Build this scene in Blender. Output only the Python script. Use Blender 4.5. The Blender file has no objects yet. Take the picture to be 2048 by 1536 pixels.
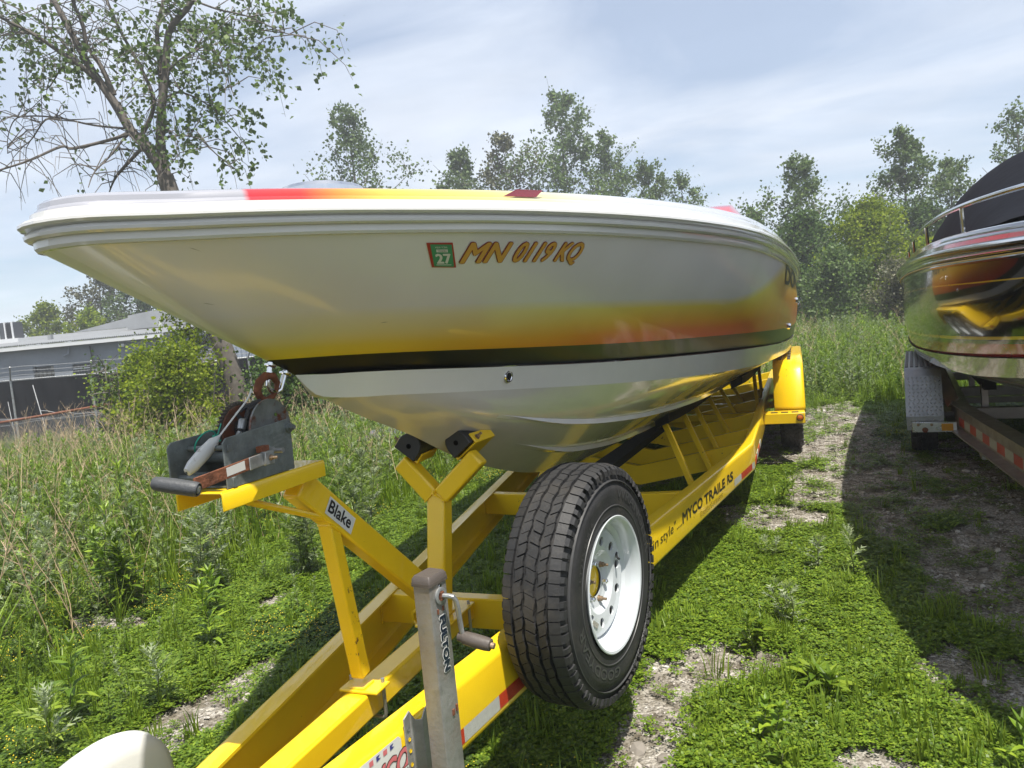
import bpy, bmesh, math, random
import numpy as np
from mathutils import Vector, Matrix, noise as mnoise
random.seed(7); np.random.seed(7)
scene = bpy.context.scene
COL = scene.collection
# ------------------------------------------------------------------ camera
CX, CY, CZ = 1.21, 0.0, 1.62
F_PX, YAW, PITCH, ROLL = 1450.0, math.radians(21.7), math.radians(4.1), 0.093
fw = Vector((-math.sin(YAW)*math.cos(PITCH), math.cos(YAW)*math.cos(PITCH), -math.sin(PITCH)))
r0 = Vector((math.cos(YAW), math.sin(YAW), 0)); u0 = r0.cross(fw)
camR = r0*math.cos(ROLL) - u0*math.sin(ROLL); camU = r0*math.sin(ROLL) + u0*math.cos(ROLL)
cd = bpy.data.cameras.new('camera'); cam = bpy.data.objects.new('camera', cd); COL.objects.link(cam)
cd.sensor_width = 36.0; cd.lens = F_PX/2048*36.0; cd.clip_start = 0.05; cd.clip_end = 900
mw = Matrix((camR, camU, -fw)).transposed().to_4x4(); mw.translation = (CX, CY, CZ); cam.matrix_world = mw
scene.camera = cam
# ------------------------------------------------------------------ sun and sky
SUN = Vector((0.28, -0.25, 1.0)).normalized()
sl = bpy.data.lights.new('sun', 'SUN'); sl.energy = 5.0; sl.angle = math.radians(0.6); sl.color = (1.0, 0.95, 0.86)
so = bpy.data.objects.new('sun', sl); COL.objects.link(so)
so.rotation_euler = SUN.to_track_quat('Z', 'Y').to_euler(); so.location = (3, -3, 12)
world = bpy.data.worlds.new('World'); scene.world = world; world.use_nodes = True
wn = world.node_tree.nodes; wl = world.node_tree.links; wn.clear()
def N(nt, t, **kw):
    n = nt.nodes.new(t)
    for k, v in kw.items(): setattr(n, k, v)
    return n
wt = world.node_tree
out = N(wt, 'ShaderNodeOutputWorld'); bg = N(wt, 'ShaderNodeBackground'); sky = N(wt, 'ShaderNodeTexSky')
sky.sky_type = 'NISHITA'; sky.sun_disc = False
sky.sun_elevation = math.asin(SUN.z); sky.sun_rotation = math.atan2(SUN.x, SUN.y)
sky.air_density = 1.0; sky.dust_density = 1.0; sky.ozone_density = 1.0; sky.altitude = 100
bg.inputs['Strength'].default_value = 0.10
tc = N(wt, 'ShaderNodeTexCoord')
# thin high cloud: noise sampled where the view ray meets a flat cloud layer
sep = N(wt, 'ShaderNodeSeparateXYZ'); wl.new(tc.outputs['Generated'], sep.inputs[0])
mz = N(wt, 'ShaderNodeMath', operation='MAXIMUM'); wl.new(sep.outputs['Z'], mz.inputs[0]); mz.inputs[1].default_value = 0.0
ad = N(wt, 'ShaderNodeMath', operation='ADD'); wl.new(mz.outputs[0], ad.inputs[0]); ad.inputs[1].default_value = 0.16
dx = N(wt, 'ShaderNodeMath', operation='DIVIDE'); wl.new(sep.outputs['X'], dx.inputs[0]); wl.new(ad.outputs[0], dx.inputs[1])
dy = N(wt, 'ShaderNodeMath', operation='DIVIDE'); wl.new(sep.outputs['Y'], dy.inputs[0]); wl.new(ad.outputs[0], dy.inputs[1])
cb = N(wt, 'ShaderNodeCombineXYZ'); wl.new(dx.outputs[0], cb.inputs[0]); wl.new(dy.outputs[0], cb.inputs[1])
mp = N(wt, 'ShaderNodeMapping'); wl.new(cb.outputs[0], mp.inputs[0]); mp.inputs['Scale'].default_value = (0.55, 0.95, 1); mp.inputs['Rotation'].default_value = (0, 0, 1.15)
mp.inputs['Location'].default_value = (3.1, 1.7, 0)
nz = N(wt, 'ShaderNodeTexNoise'); wl.new(mp.outputs[0], nz.inputs['Vector'])
nz.inputs['Scale'].default_value = 1.5; nz.inputs['Detail'].default_value = 8; nz.inputs['Roughness'].default_value = 0.55; nz.inputs['Distortion'].default_value = 0.6
rp = N(wt, 'ShaderNodeMapRange'); wl.new(nz.outputs['Fac'], rp.inputs[0]); rp.inputs[1].default_value = 0.36; rp.inputs[2].default_value = 0.64; rp.inputs[3].default_value = 0.30; rp.inputs[4].default_value = 0.92
nz2 = N(wt, 'ShaderNodeTexNoise'); wl.new(mp.outputs[0], nz2.inputs['Vector']); nz2.inputs['Scale'].default_value = 3.4; nz2.inputs['Detail'].default_value = 6
cr = N(wt, 'ShaderNodeMapRange'); wl.new(nz2.outputs['Fac'], cr.inputs[0]); cr.inputs[1].default_value = 0.3; cr.inputs[2].default_value = 0.7; cr.inputs[3].default_value = 5.8; cr.inputs[4].default_value = 6.8
cc = N(wt, 'ShaderNodeVectorMath', operation='SCALE'); cc.inputs[0].default_value = (0.89, 0.965, 1.09); wl.new(cr.outputs[0], cc.inputs['Scale'])
mx = N(wt, 'ShaderNodeMix', data_type='RGBA'); wl.new(rp.outputs[0], mx.inputs['Factor']); wl.new(sky.outputs[0], mx.inputs['A']); wl.new(cc.outputs[0], mx.inputs['B'])
wl.new(mx.outputs['Result'], bg.inputs['Color']); wl.new(bg.outputs[0], out.inputs[0])
scene.view_settings.view_transform = 'Standard'; scene.view_settings.look = 'None'
scene.view_settings.exposure = 0.70; scene.view_settings.gamma = 1.0; scene.view_settings.use_curve_mapping = False

# ------------------------------------------------------------------ helpers
def CW(u, d, z=0.0):
    """lateral u, forward d metres from the camera -> world"""
    return Vector((CX + r0.x*u - math.sin(YAW)*d, CY + r0.y*u + math.cos(YAW)*d, z))
def interp(x, xs, ys): return float(np.interp(x, xs, ys))
def pchip(xs, ys):
    xs = np.array(xs, float); ys = np.array(ys, float); h = np.diff(xs); d = np.diff(ys)/h
    m = np.zeros(len(xs)); m[0] = d[0]; m[-1] = d[-1]
    for i in range(1, len(xs)-1):
        if d[i-1]*d[i] > 0:
            w1 = 2*h[i]+h[i-1]; w2 = h[i]+2*h[i-1]; m[i] = (w1+w2)/(w1/d[i-1]+w2/d[i])
    def f(x):
        x = min(max(x, xs[0]), xs[-1]); i = min(int(np.searchsorted(xs, x, 'right'))-1, len(xs)-2); i = max(i, 0)
        t = (x-xs[i])/h[i]
        return float((2*t**3-3*t*t+1)*ys[i] + (t**3-2*t*t+t)*h[i]*m[i] + (-2*t**3+3*t*t)*ys[i+1] + (t**3-t*t)*h[i]*m[i+1])
    return f
def sstep(a, b, x):
    t = min(max((x-a)/(b-a), 0), 1); return t*t*(3-2*t)

MATS = {}
def mat(name, color, rough=0.5, metal=0.0, coat=0.0, spec=0.5, bump=0.0, bscale=40, var=0.0, vscale=6, trans=0.0, col2=None, c2th=None, c2scale=8, rvar=0.0, bdetail=4, sheen=0, emis=None, coat_rough=0.05):
    if name in MATS: return MATS[name]
    m = bpy.data.materials.new(name); m.use_nodes = True; nt = m.node_tree; b = nt.nodes['Principled BSDF']
    b.inputs['Base Color'].default_value = (*color, 1); b.inputs['Roughness'].default_value = rough; b.inputs['Metallic'].default_value = metal
    b.inputs['Coat Weight'].default_value = coat; b.inputs['Coat Roughness'].default_value = coat_rough; b.inputs['Specular IOR Level'].default_value = spec
    t = N(nt, 'ShaderNodeTexCoord')
    last = None
    if var > 0:
        n = N(nt, 'ShaderNodeTexNoise'); nt.links.new(t.outputs['Object'], n.inputs['Vector']); n.inputs['Scale'].default_value = vscale; n.inputs['Detail'].default_value = 5; n.inputs['Roughness'].default_value = 0.65
        r = N(nt, 'ShaderNodeMapRange'); nt.links.new(n.outputs['Fac'], r.inputs[0]); r.inputs[1].default_value = 0.3; r.inputs[2].default_value = 0.7; r.inputs[3].default_value = 1-var; r.inputs[4].default_value = 1+var
        v = N(nt, 'ShaderNodeVectorMath', operation='SCALE'); v.inputs[0].default_value = color; nt.links.new(r.outputs[0], v.inputs['Scale'])
        last = v.outputs[0]
    if col2 is not None:
        n = N(nt, 'ShaderNodeTexNoise'); nt.links.new(t.outputs['Object'], n.inputs['Vector']); n.inputs['Scale'].default_value = c2scale; n.inputs['Detail'].default_value = 8; n.inputs['Roughness'].default_value = 0.7
        r = N(nt, 'ShaderNodeMapRange'); nt.links.new(n.outputs['Fac'], r.inputs[0]); r.inputs[1].default_value = c2th[0]; r.inputs[2].default_value = c2th[1]
        x = N(nt, 'ShaderNodeMix', data_type='RGBA'); nt.links.new(r.outputs[0], x.inputs['Factor'])
        if last: nt.links.new(last, x.inputs['A'])
        else: x.inputs['A'].default_value = (*color, 1)
        x.inputs['B'].default_value = (*col2, 1); last = x.outputs['Result']
    if last: nt.links.new(last, b.inputs['Base Color'])
    if rvar > 0:
        n = N(nt, 'ShaderNodeTexNoise'); nt.links.new(t.outputs['Object'], n.inputs['Vector']); n.inputs['Scale'].default_value = 14; n.inputs['Detail'].default_value = 6
        r = N(nt, 'ShaderNodeMapRange'); nt.links.new(n.outputs['Fac'], r.inputs[0]); r.inputs[1].default_value = 0.3; r.inputs[2].default_value = 0.7; r.inputs[3].default_value = max(rough-rvar, 0.02); r.inputs[4].default_value = rough+rvar
        nt.links.new(r.outputs[0], b.inputs['Roughness'])
    if bump > 0:
        n = N(nt, 'ShaderNodeTexNoise'); nt.links.new(t.outputs['Object'], n.inputs['Vector']); n.inputs['Scale'].default_value = bscale; n.inputs['Detail'].default_value = bdetail
        bp = N(nt, 'ShaderNodeBump'); bp.inputs['Strength'].default_value = bump; bp.inputs['Distance'].default_value = 0.01
        nt.links.new(n.outputs['Fac'], bp.inputs['Height']); nt.links.new(bp.outputs[0], b.inputs['Normal'])
    if emis: b.inputs['Emission Color'].default_value = (*emis, 1); b.inputs['Emission Strength'].default_value = 1
    MATS[name] = m
    return m

def leafmat(name, color, back=None, var=0.35, trans=0.35, rough=0.5, spec=0.4):
    if name in MATS: return MATS[name]
    m = bpy.data.materials.new(name); m.use_nodes = True; nt = m.node_tree; b = nt.nodes['Principled BSDF']; o = nt.nodes['Material Output']
    geo = N(nt, 'ShaderNodeNewGeometry'); oi = N(nt, 'ShaderNodeObjectInfo')
    r = N(nt, 'ShaderNodeMapRange'); nt.links.new(geo.outputs['Random Per Island'], r.inputs[0]); r.inputs[3].default_value = 1-var; r.inputs[4].default_value = 1+var
    r2 = N(nt, 'ShaderNodeMapRange'); nt.links.new(oi.outputs['Random'], r2.inputs[0]); r2.inputs[3].default_value = 0.8; r2.inputs[4].default_value = 1.2
    mu = N(nt, 'ShaderNodeMath', operation='MULTIPLY'); nt.links.new(r.outputs[0], mu.inputs[0]); nt.links.new(r2.outputs[0], mu.inputs[1])
    hs = N(nt, 'ShaderNodeHueSaturation'); hs.inputs['Color'].default_value = (*color, 1); nt.links.new(mu.outputs[0], hs.inputs['Value'])
    r3 = N(nt, 'ShaderNodeMapRange'); nt.links.new(geo.outputs['Random Per Island'], r3.inputs[0]); r3.inputs[3].default_value = 0.515; r3.inputs[4].default_value = 0.48
    nt.links.new(r3.outputs[0], hs.inputs['Hue'])
    c = hs.outputs[0]
    if back:
        x = N(nt, 'ShaderNodeMix', data_type='RGBA'); nt.links.new(geo.outputs['Backfacing'], x.inputs['Factor']); nt.links.new(c, x.inputs['A']); x.inputs['B'].default_value = (*back, 1); c = x.outputs['Result']
    nt.links.new(c, b.inputs['Base Color']); b.inputs['Roughness'].default_value = rough; b.inputs['Specular IOR Level'].default_value = spec
    tr = N(nt, 'ShaderNodeBsdfTranslucent'); nt.links.new(c, tr.inputs['Color'])
    ms = N(nt, 'ShaderNodeMixShader'); ms.inputs[0].default_value = trans; nt.links.new(b.outputs[0], ms.inputs[1]); nt.links.new(tr.outputs[0], ms.inputs[2]); nt.links.new(ms.outputs[0], o.inputs[0])
    MATS[name] = m
    return m

class MB:
    def __init__(s): s.v = []; s.f = []; s.m = []; s.cur = 0
    def add(s, vs, fs):
        n = len(s.v); s.v.extend(tuple(p) for p in vs); s.f.extend(tuple(i+n for i in f) for f in fs); s.m.extend([s.cur]*len(fs)); return s
    def box(s, c, size, M=None):
        x, y, z = [k/2 for k in size]; vs = [Vector((a*x, b*y, d*z)) for a in (-1, 1) for b in (-1, 1) for d in (-1, 1)]
        if M is not None: vs = [M @ v for v in vs]
        c = Vector(c)
        return s.add([c+v for v in vs], [(0,1,3,2), (4,6,7,5), (0,4,5,1), (2,3,7,6), (0,2,6,4), (1,5,7,3)])
    def bar(s, p0, p1, w, h, up=(0,0,1), taper=1.0):
        """rectangular bar, w across, h along up-ish"""
        p0, p1 = Vector(p0), Vector(p1); d = (p1-p0).normalized(); a = d.cross(Vector(up)).normalized(); b = a.cross(d)
        vs = []
        for p, k in ((p0, 1), (p1, taper)):
            for i, j in ((-1,-1), (1,-1), (1,1), (-1,1)): vs.append(p + a*(i*w/2*k) + b*(j*h/2*k))
        return s.add(vs, [(0,3,2,1), (4,5,6,7), (0,1,5,4), (1,2,6,5), (2,3,7,6), (3,0,4,7)])
    def tube(s, pts, rad, n=8, cap=True):
        pts = [Vector(p) for p in pts]
        if not hasattr(rad, '__len__'): rad = [rad]*len(pts)
        rings = []; ref = None
        for i, p in enumerate(pts):
            d = (pts[min(i+1, len(pts)-1)] - pts[max(i-1, 0)])
            d = d.normalized() if d.length > 1e-9 else Vector((0,0,1))
            if ref is None: ref = Vector((1,0,0)) if abs(d.x) < 0.8 else Vector((0,1,0))
            a = (ref - d*ref.dot(d)).normalized(); b = d.cross(a); ref = a
            rings.append([p + (a*math.cos(2*math.pi*k/n) + b*math.sin(2*math.pi*k/n))*rad[i] for k in range(n)])
        vs = [v for r in rings for v in r]; fs = []
        for i in range(len(pts)-1):
            for k in range(n): fs.append((i*n+k, i*n+(k+1)%n, (i+1)*n+(k+1)%n, (i+1)*n+k))
        if cap: fs.append(tuple(range(n))[::-1]); fs.append(tuple((len(pts)-1)*n+k for k in range(n)))
        return s.add(vs, fs)
    def lathe(s, prof, o, ax, n=32, up=(0,0,1), close=False):
        """prof: (axial, radius)"""
        o = Vector(o); ax = Vector(ax).normalized(); a = ax.cross(Vector(up)).normalized(); b = a.cross(ax)
        vs = [o + ax*x + (a*math.cos(2*math.pi*k/n) + b*math.sin(2*math.pi*k/n))*r for x, r in prof for k in range(n)]; fs = []
        m = len(prof)
        for i in range(m if close else m-1):
            j = (i+1) % m
            for k in range(n): fs.append((i*n+k, i*n+(k+1)%n, j*n+(k+1)%n, j*n+k))
        return s.add(vs, fs)
    def prism(s, poly, o, ex, ey, ez, depth):
        """2D poly in ex,ey extruded along ez"""
        o, ex, ey, ez = Vector(o), Vector(ex), Vector(ey), Vector(ez); n = len(poly)
        vs = [o+ex*x+ey*y for x, y in poly] + [o+ex*x+ey*y+ez*depth for x, y in poly]
        fs = [tuple(range(n))[::-1], tuple(range(n, 2*n))] + [(i, (i+1)%n, n+(i+1)%n, n+i) for i in range(n)]
        return s.add(vs, fs)
    def grid(s, fn, nu, nv, closeu=False):
        vs = [fn(i/(nu-1), j/(nv-1)) for i in range(nu) for j in range(nv)]; fs = []
        for i in range(nu-1):
            for j in range(nv-1): fs.append((i*nv+j, (i+1)*nv+j, (i+1)*nv+j+1, i*nv+j+1))
        return s.add(vs, fs)
    def sweep(s, sec, path, lat, caps=True):
        """sec (lateral, z) closed polygon, path xy points with z; lat list of lateral xy vectors"""
        n = len(sec); vs = []
        for p, l in zip(path, lat):
            for a, b in sec: vs.append((p[0]+l[0]*a, p[1]+l[1]*a, p[2]+b))
        fs = []
        for i in range(len(path)-1):
            for k in range(n): fs.append((i*n+k, i*n+(k+1)%n, (i+1)*n+(k+1)%n, (i+1)*n+k))
        if caps: fs.append(tuple(range(n))[::-1]); fs.append(tuple((len(path)-1)*n+k for k in range(n)))
        return s.add(vs, fs)
    def build(s, name, m=None, parent=None, smooth=35, bevel=0.0, seg=2, mats=None, fix=True, link=True):
        me = bpy.data.meshes.new(name); me.from_pydata(s.v, [], s.f)
        if fix and len(s.f) < 60000:
            bm = bmesh.new(); bm.from_mesh(me); bmesh.ops.recalc_face_normals(bm, faces=bm.faces); bm.to_mesh(me); bm.free()
        for x in (mats or ([m] if m else [])): me.materials.append(x)
        if mats: me.polygons.foreach_set('material_index', s.m)
        if smooth:
            me.polygons.foreach_set('use_smooth', [True]*len(me.polygons))
            try: me.set_sharp_from_angle(angle=math.radians(smooth))
            except Exception: pass
        me.update()
        o = bpy.data.objects.new(name, me)
        if link: COL.objects.link(o)
        if parent is not None: adopt(o, parent)
        if bevel > 0:
            bv = o.modifiers.new('bevel', 'BEVEL'); bv.width = bevel; bv.segments = seg; bv.limit_method = 'ANGLE'; bv.angle_limit = math.radians(40)
        return o
def wmat(o):
    M = o.matrix_parent_inverse @ o.matrix_basis
    return wmat(o.parent) @ M if o.parent else o.matrix_basis.copy()
def adopt(o, parent):
    o.parent = parent; o.matrix_parent_inverse = wmat(parent).inverted()
def tag(o, label=None, cat=None, group=None, kind=None):
    if label: o['label'] = label
    if cat: o['category'] = cat
    if group: o['group'] = group
    if kind: o['kind'] = kind
    return o
def thing(name, label, cat, loc=(0,0,0), rz=0.0, group=None):
    o = bpy.data.objects.new(name, None); COL.objects.link(o); o.location = loc; o.rotation_euler = (0,0,rz); o.empty_display_size = 0.1
    return tag(o, label, cat, group)
def copy_tree(o, parent=None):
    c = o.copy(); COL.objects.link(c)
    if parent is not None: c.parent = parent
    for ch in list(o.children): copy_tree(ch, c)
    return c

TXT = {}
def text2d(s, size=1.0, shear=0.0, offset=0.0, spacing=1.0, bold=False, res=3):
    """2D filled outline of a word: (verts, faces, width)"""
    cu = bpy.data.curves.new('t', 'FONT'); cu.body = s; cu.size = size; cu.shear = shear; cu.offset = offset; cu.space_character = spacing; cu.resolution_u = res; cu.fill_mode = 'FRONT'
    ob = bpy.data.objects.new('t', cu); COL.objects.link(ob)
    dg = bpy.context.evaluated_depsgraph_get(); dg.update()
    me = bpy.data.meshes.new_from_object(ob.evaluated_get(dg))
    vs = [(v.co.x, v.co.y) for v in me.vertices]; fs = [tuple(p.vertices) for p in me.polygons]
    bpy.data.objects.remove(ob); bpy.data.curves.remove(cu); bpy.data.meshes.remove(me)
    if not vs: return [], [], 0
    x0 = min(v[0] for v in vs); x1 = max(v[0] for v in vs); 
    return [(x-x0, y) for x, y in vs], fs, x1-x0
def words(name, s, fn3, m, parent, size=1.0, width=None, height=None, shear=0.0, bold=0.0, spacing=1.0, y0=0.0, x0=0.0, slant=0.0):
    """lettering; fn3(x, y, lift); bold thickens the strokes by copies nudged round a small circle"""
    vs, fs, w = text2d(s, size, shear=shear, spacing=spacing)
    sx_ = (width/w) if width else 1.0; sy_ = (height/(size*.70)) if height else 1.0
    b = MB(); k = [(0, 0, 0)] + ([(bold*math.cos(a), bold*math.sin(a), -(i+1)*2.5e-5) for i, a in enumerate([j*math.pi/4 for j in range(8)])] if bold else [])
    for ox, oy, e in k: b.add([fn3(x*sx_+ox+x0+y*sy_*slant, y*sy_+oy+y0, e) for x, y in vs], fs)
    return b.build(name, m, parent, smooth=0, fix=False)
def lettering(name, s, fn, m, parent, size, thick=0.0, **kw):
    """fn(u, v) -> 3D point on surface; u along word from 0..width"""
    vs, fs, w = text2d(s, size, **kw)
    b = MB(); b.add([fn(x, y) for x, y in vs], fs)
    if thick:
        pass
    return b.build(name, m, parent, smooth=0, fix=False), w
def planefn(o, ex, ey, lift=(0,0,0)):
    o, ex, ey = Vector(o)+Vector(lift), Vector(ex), Vector(ey)
    return lambda x, y: o + ex*x + ey*y
# ------------------------------------------------------------------ terrain
def nz2d(x, y, s, seed=0.0): return mnoise.noise(Vector((x*s+seed, y*s-seed*0.7, seed*1.3)))
def gz(x, y):
    dx, dy_ = x-CX, y-CY
    u = dx*r0.x + dy_*r0.y; d = -dx*math.sin(YAW) + dy_*math.cos(YAW)
    z = 0.10
    z -= 0.50*sstep(7, 24, d)*sstep(1.0, -8.0, u)
    z += 0.45*sstep(10, 30, d)*sstep(-2.0, 6.0, u)
    z += 0.035*nz2d(x, y, 0.45, 3) + 0.012*nz2d(x, y, 2.1, 9)
    if -1.9 < x < 2.6 and 6.5 < y < 9.8: pass
    return z
def clear(x, y, cx, cy, rx, ry, s=1.0):
    """1 inside an uneven patch"""
    q = ((x-cx)/rx)**2 + ((y-cy)/ry)**2 + 0.55*nz2d(x, y, 2.3, 5) + 0.35*nz2d(x, y, 6.1, 8)
    return 1-sstep(0.75, 1.15, q)
GP = []  # gravel patches, filled from calibrated centres
def gravel(x, y):
    g = 0.0
    for c in GP:
        g = max(g, clear(x, y, *c))
        if g > 0.99: break
    return g
GREEN_D = (0.055, 0.075, 0.02)
# ------------------------------------------------------------------ hull geometry shared by both boats
sheer_x = pchip([.910,.914,.923,.945,.98,1.035,1.17,1.36,1.48,1.77,2.26,2.93,3.51,4.34,5.9,8.0,10.3],
                [0,.03,.055,.082,.106,.138,.225,.327,.383,.514,.688,.862,.978,1.087,1.185,1.245,1.255])
sheer_z = pchip([.86,1.4,2,3,4,6,9,12],[1.863,1.895,1.92,1.95,1.97,1.98,1.965,1.95])
ch_x = pchip([1.536,1.70,1.86,2.29,3.02,4.03,5.3,7.0,8.5,10.3],[0.0,.062,.123,.262,.462,.685,.895,1.06,1.14,1.17])
ch_z = pchip([1.536,1.70,1.86,2.29,3.02,4.03,5.3,7.0,8.5,10.3],[1.561,1.553,1.542,1.508,1.458,1.408,1.356,1.30,1.275,1.255])
cl_z = pchip([1.536,1.617,1.87,2.31,3.05,4.06,5.4,7.2,10.3],[1.561,1.499,1.470,1.428,1.362,1.291,1.222,1.168,1.12])
keel_z = pchip([1.536,1.631,1.762,2.09,2.36,2.73,3.3,4.0,5,7,10.3],[1.561,1.498,1.436,1.312,1.195,1.066,.925,.835,.78,.74,.72])
deck_h = pchip([.86,1.5,2,3,4.3,6,10.3],[.068,.078,.09,.115,.13,.14,.14])
Y0, Y1, YC = .910, 10.2, 1.536
def gfun(t): return t**1.7
def ysh(t): return Y0+(Y1-Y0)*gfun(t)
def ych(t): return YC+(Y1-YC)*gfun(t)
def sheer_n(y):
    """outward plan normal of the sheer"""
    if y < Y0+.004: return (0.0, -1.0)
    e = .004; dx = (sheer_x(y+e)-sheer_x(max(y-e, Y0)))/(y+e-max(y-e, Y0)); l = math.hypot(dx, 1); return (1/l, -dx/l)
def sheer_pt(t, off, zh):
    y = ysh(t); n = sheer_n(y); k = 1+.5*sstep(1, 3, y); b = sheer_x(y)
    x = b+n[0]*off*k
    return (max(x, 0.0), y+n[1]*off*k, sheer_z(y)+zh*deck_h(y))
def side_pt(t, v, off=0.0):
    """v 1 at sheer, 0 at chine"""
    a = sheer_pt(t, -.012, -.38); y = ych(t); b = (ch_x(y), y, ch_z(y))
    w = 1-v; fl = .030*math.sin(math.pi*v)*sstep(0, .25, t)
    x = a[0]+(b[0]-a[0])*w + fl; z = a[2]+(b[2]-a[2])*w; yy = a[1]+(b[1]-a[1])*w
    x = max(x, 0.0)
    rnd = .016*min(1.0, 1.0)
    if x < rnd: yy += 0.0
    return (x+off, yy-off*.25, z)
def band_pt(t, w):
    y = ych(t); yl = y; zu, zl = ch_z(y), cl_z(y); s = sstep(0, .08, t)
    x = ch_x(y) + (.012 - .032*w)*s
    return (max(x, 0), y, zu+(zl-zu)*w - .004*s)
def bot_pt(t, w):
    y = ych(t); a = band_pt(t, 1.0); zk = keel_z(y)
    x = a[0]*(1-w); z = a[2]+(zk-a[2])*w
    s = sstep(1.55, 2.2, y)*(1-sstep(3.5, 8, y))
    x += .055*math.sin(math.pi*w)*s*min(a[0]*4, 1)
    return (x, y, z)
# ------------------------------------------------------------------ paint materials of the hulls
def math_(nt, op, a, b=None, c=None, clamp=False):
    n = N(nt, 'ShaderNodeMath', operation=op); n.use_clamp = clamp
    for i, x in enumerate((a, b, c)):
        if x is None: continue
        if hasattr(x, 'type') or hasattr(x, 'is_linked'): nt.links.new(x, n.inputs[i])
        else: n.inputs[i].default_value = x
    return n.outputs[0]
def mixc(nt, f, a, b):
    n = N(nt, 'ShaderNodeMix', data_type='RGBA')
    for k, x in (('Factor', f), ('A', a), ('B', b)):
        if isinstance(x, tuple): n.inputs[k].default_value = (*x, 1) if k != 'Factor' else x
        elif isinstance(x, (int, float)): n.inputs[k].default_value = x
        else: nt.links.new(x, n.inputs[k])
    return n.outputs['Result']
def ramp(nt, fac, stops):
    n = N(nt, 'ShaderNodeValToRGB'); e = n.color_ramp.elements
    while len(e) > 1: e.remove(e[0])
    e[0].position = stops[0][0]; e[0].color = (*stops[0][1], 1)
    for p, c in stops[1:]:
        x = e.new(p); x.color = (*c, 1)
    nt.links.new(fac, n.inputs[0]); return n.outputs[0]
def gloss(name, rough=.16, metal=0.0, coat=1.0):
    m = bpy.data.materials.new(name); m.use_nodes = True; b = m.node_tree.nodes['Principled BSDF']
    b.inputs['Roughness'].default_value = rough; b.inputs['Metallic'].default_value = metal; b.inputs['Coat Weight'].default_value = coat; b.inputs['Coat Roughness'].default_value = .03; b.inputs['Specular IOR Level'].default_value = .3
    return m, m.node_tree, b
def attr(nt, name):
    n = N(nt, 'ShaderNodeAttribute'); n.attribute_name = name; return n.outputs['Fac']
SILVER = (.76, .735, .79)
def hull_paint_one():
    m, nt, b = gloss('hull_paint', .30, .2, .65)
    hv, hs = attr(nt, 'hv'), attr(nt, 'hs')
    band = math_(nt, 'MULTIPLY_ADD', math_(nt, 'SUBTRACT', hs, 1.5), .008, .160)
    q0 = math_(nt, 'SUBTRACT', hv, band)
    # height of the fade: low along the bow, sweeping up into a plume aft
    arch = N(nt, 'ShaderNodeMapRange'); arch.interpolation_type = 'SMOOTHSTEP'; nt.links.new(hs, arch.inputs[0])
    arch.inputs[1].default_value = 4.1; arch.inputs[2].default_value = 6.4; arch.inputs[3].default_value = .38; arch.inputs[4].default_value = .90
    q = math_(nt, 'DIVIDE', q0, arch.outputs[0])
    fore = ramp(nt, q, [(0, (.84, .62, .03)), (.22, (.82, .66, .10)), (.55, (.76, .71, .45)), (1.0, SILVER)])
    aft = ramp(nt, q, [(0, (.88, .05, .01)), (.22, (.92, .15, .01)), (.50, (.93, .45, .02)), (.80, (.88, .68, .12)), (1.0, SILVER)])
    f = N(nt, 'ShaderNodeMapRange'); f.interpolation_type = 'SMOOTHSTEP'; nt.links.new(hs, f.inputs[0]); f.inputs[1].default_value = 1.5; f.inputs[2].default_value = 3.3
    c = mixc(nt, f.outputs[0], fore, aft)
    blk = math_(nt, 'LESS_THAN', q0, 0.0)
    blkc = mixc(nt, 0.0, (.012, .012, .013), (.012, .012, .013))
    c = mixc(nt, blk, c, blkc)
    # fine metal flake and road film
    tc_ = N(nt, 'ShaderNodeTexCoord'); no = N(nt, 'ShaderNodeTexNoise'); nt.links.new(tc_.outputs['Object'], no.inputs['Vector']); no.inputs['Scale'].default_value = 3.0; no.inputs['Detail'].default_value = 6
    hsv = N(nt, 'ShaderNodeHueSaturation'); nt.links.new(c, hsv.inputs['Color']); r = N(nt, 'ShaderNodeMapRange'); nt.links.new(no.outputs['Fac'], r.inputs[0]); r.inputs[3].default_value = .90; r.inputs[4].default_value = 1.08
    nt.links.new(r.outputs[0], hsv.inputs['Value']); nt.links.new(hsv.outputs[0], b.inputs['Base Color'])
    mm = math_(nt, 'MULTIPLY', math_(nt, 'SUBTRACT', 1.0, blk), .08); nt.links.new(mm, b.inputs['Metallic']); nt.links.new(math_(nt, 'MULTIPLY_ADD', blk, -.25, .45), b.inputs['Coat Weight'])
    r2 = N(nt, 'ShaderNodeMapRange'); nt.links.new(no.outputs['Fac'], r2.inputs[0]); r2.inputs[3].default_value = .03; r2.inputs[4].default_value = .10; nt.links.new(r2.outputs[0], b.inputs['Coat Roughness'])
    return m
def deck_paint_one():
    m, nt, b = gloss('deck_paint', .2, .15)
    hs, hv = attr(nt, 'hs'), attr(nt, 'hv')
    c = ramp(nt, math_(nt, 'DIVIDE', math_(nt, 'SUBTRACT', hs, .86), 3.0), [(0, (.36, .36, .39)), (.102, (.36, .36, .39)), (.105, (.55, .03, .04)), (.138, (.60, .04, .03)), (.165, (.68, .26, .04)), (.20, (.70, .50, .08)), (.30, (.68, .58, .20)), (.40, (.63, .60, .42)), (.50, (.60, .60, .59)), (1.0, (.60, .60, .60))])
    d = math_(nt, 'MULTIPLY', math_(nt, 'GREATER_THAN', hv, .09), math_(nt, 'GREATER_THAN', hs, 5.6))
    c = mixc(nt, d, c, (.60, .03, .03)); nt.links.new(c, b.inputs['Base Color']); return m
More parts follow.
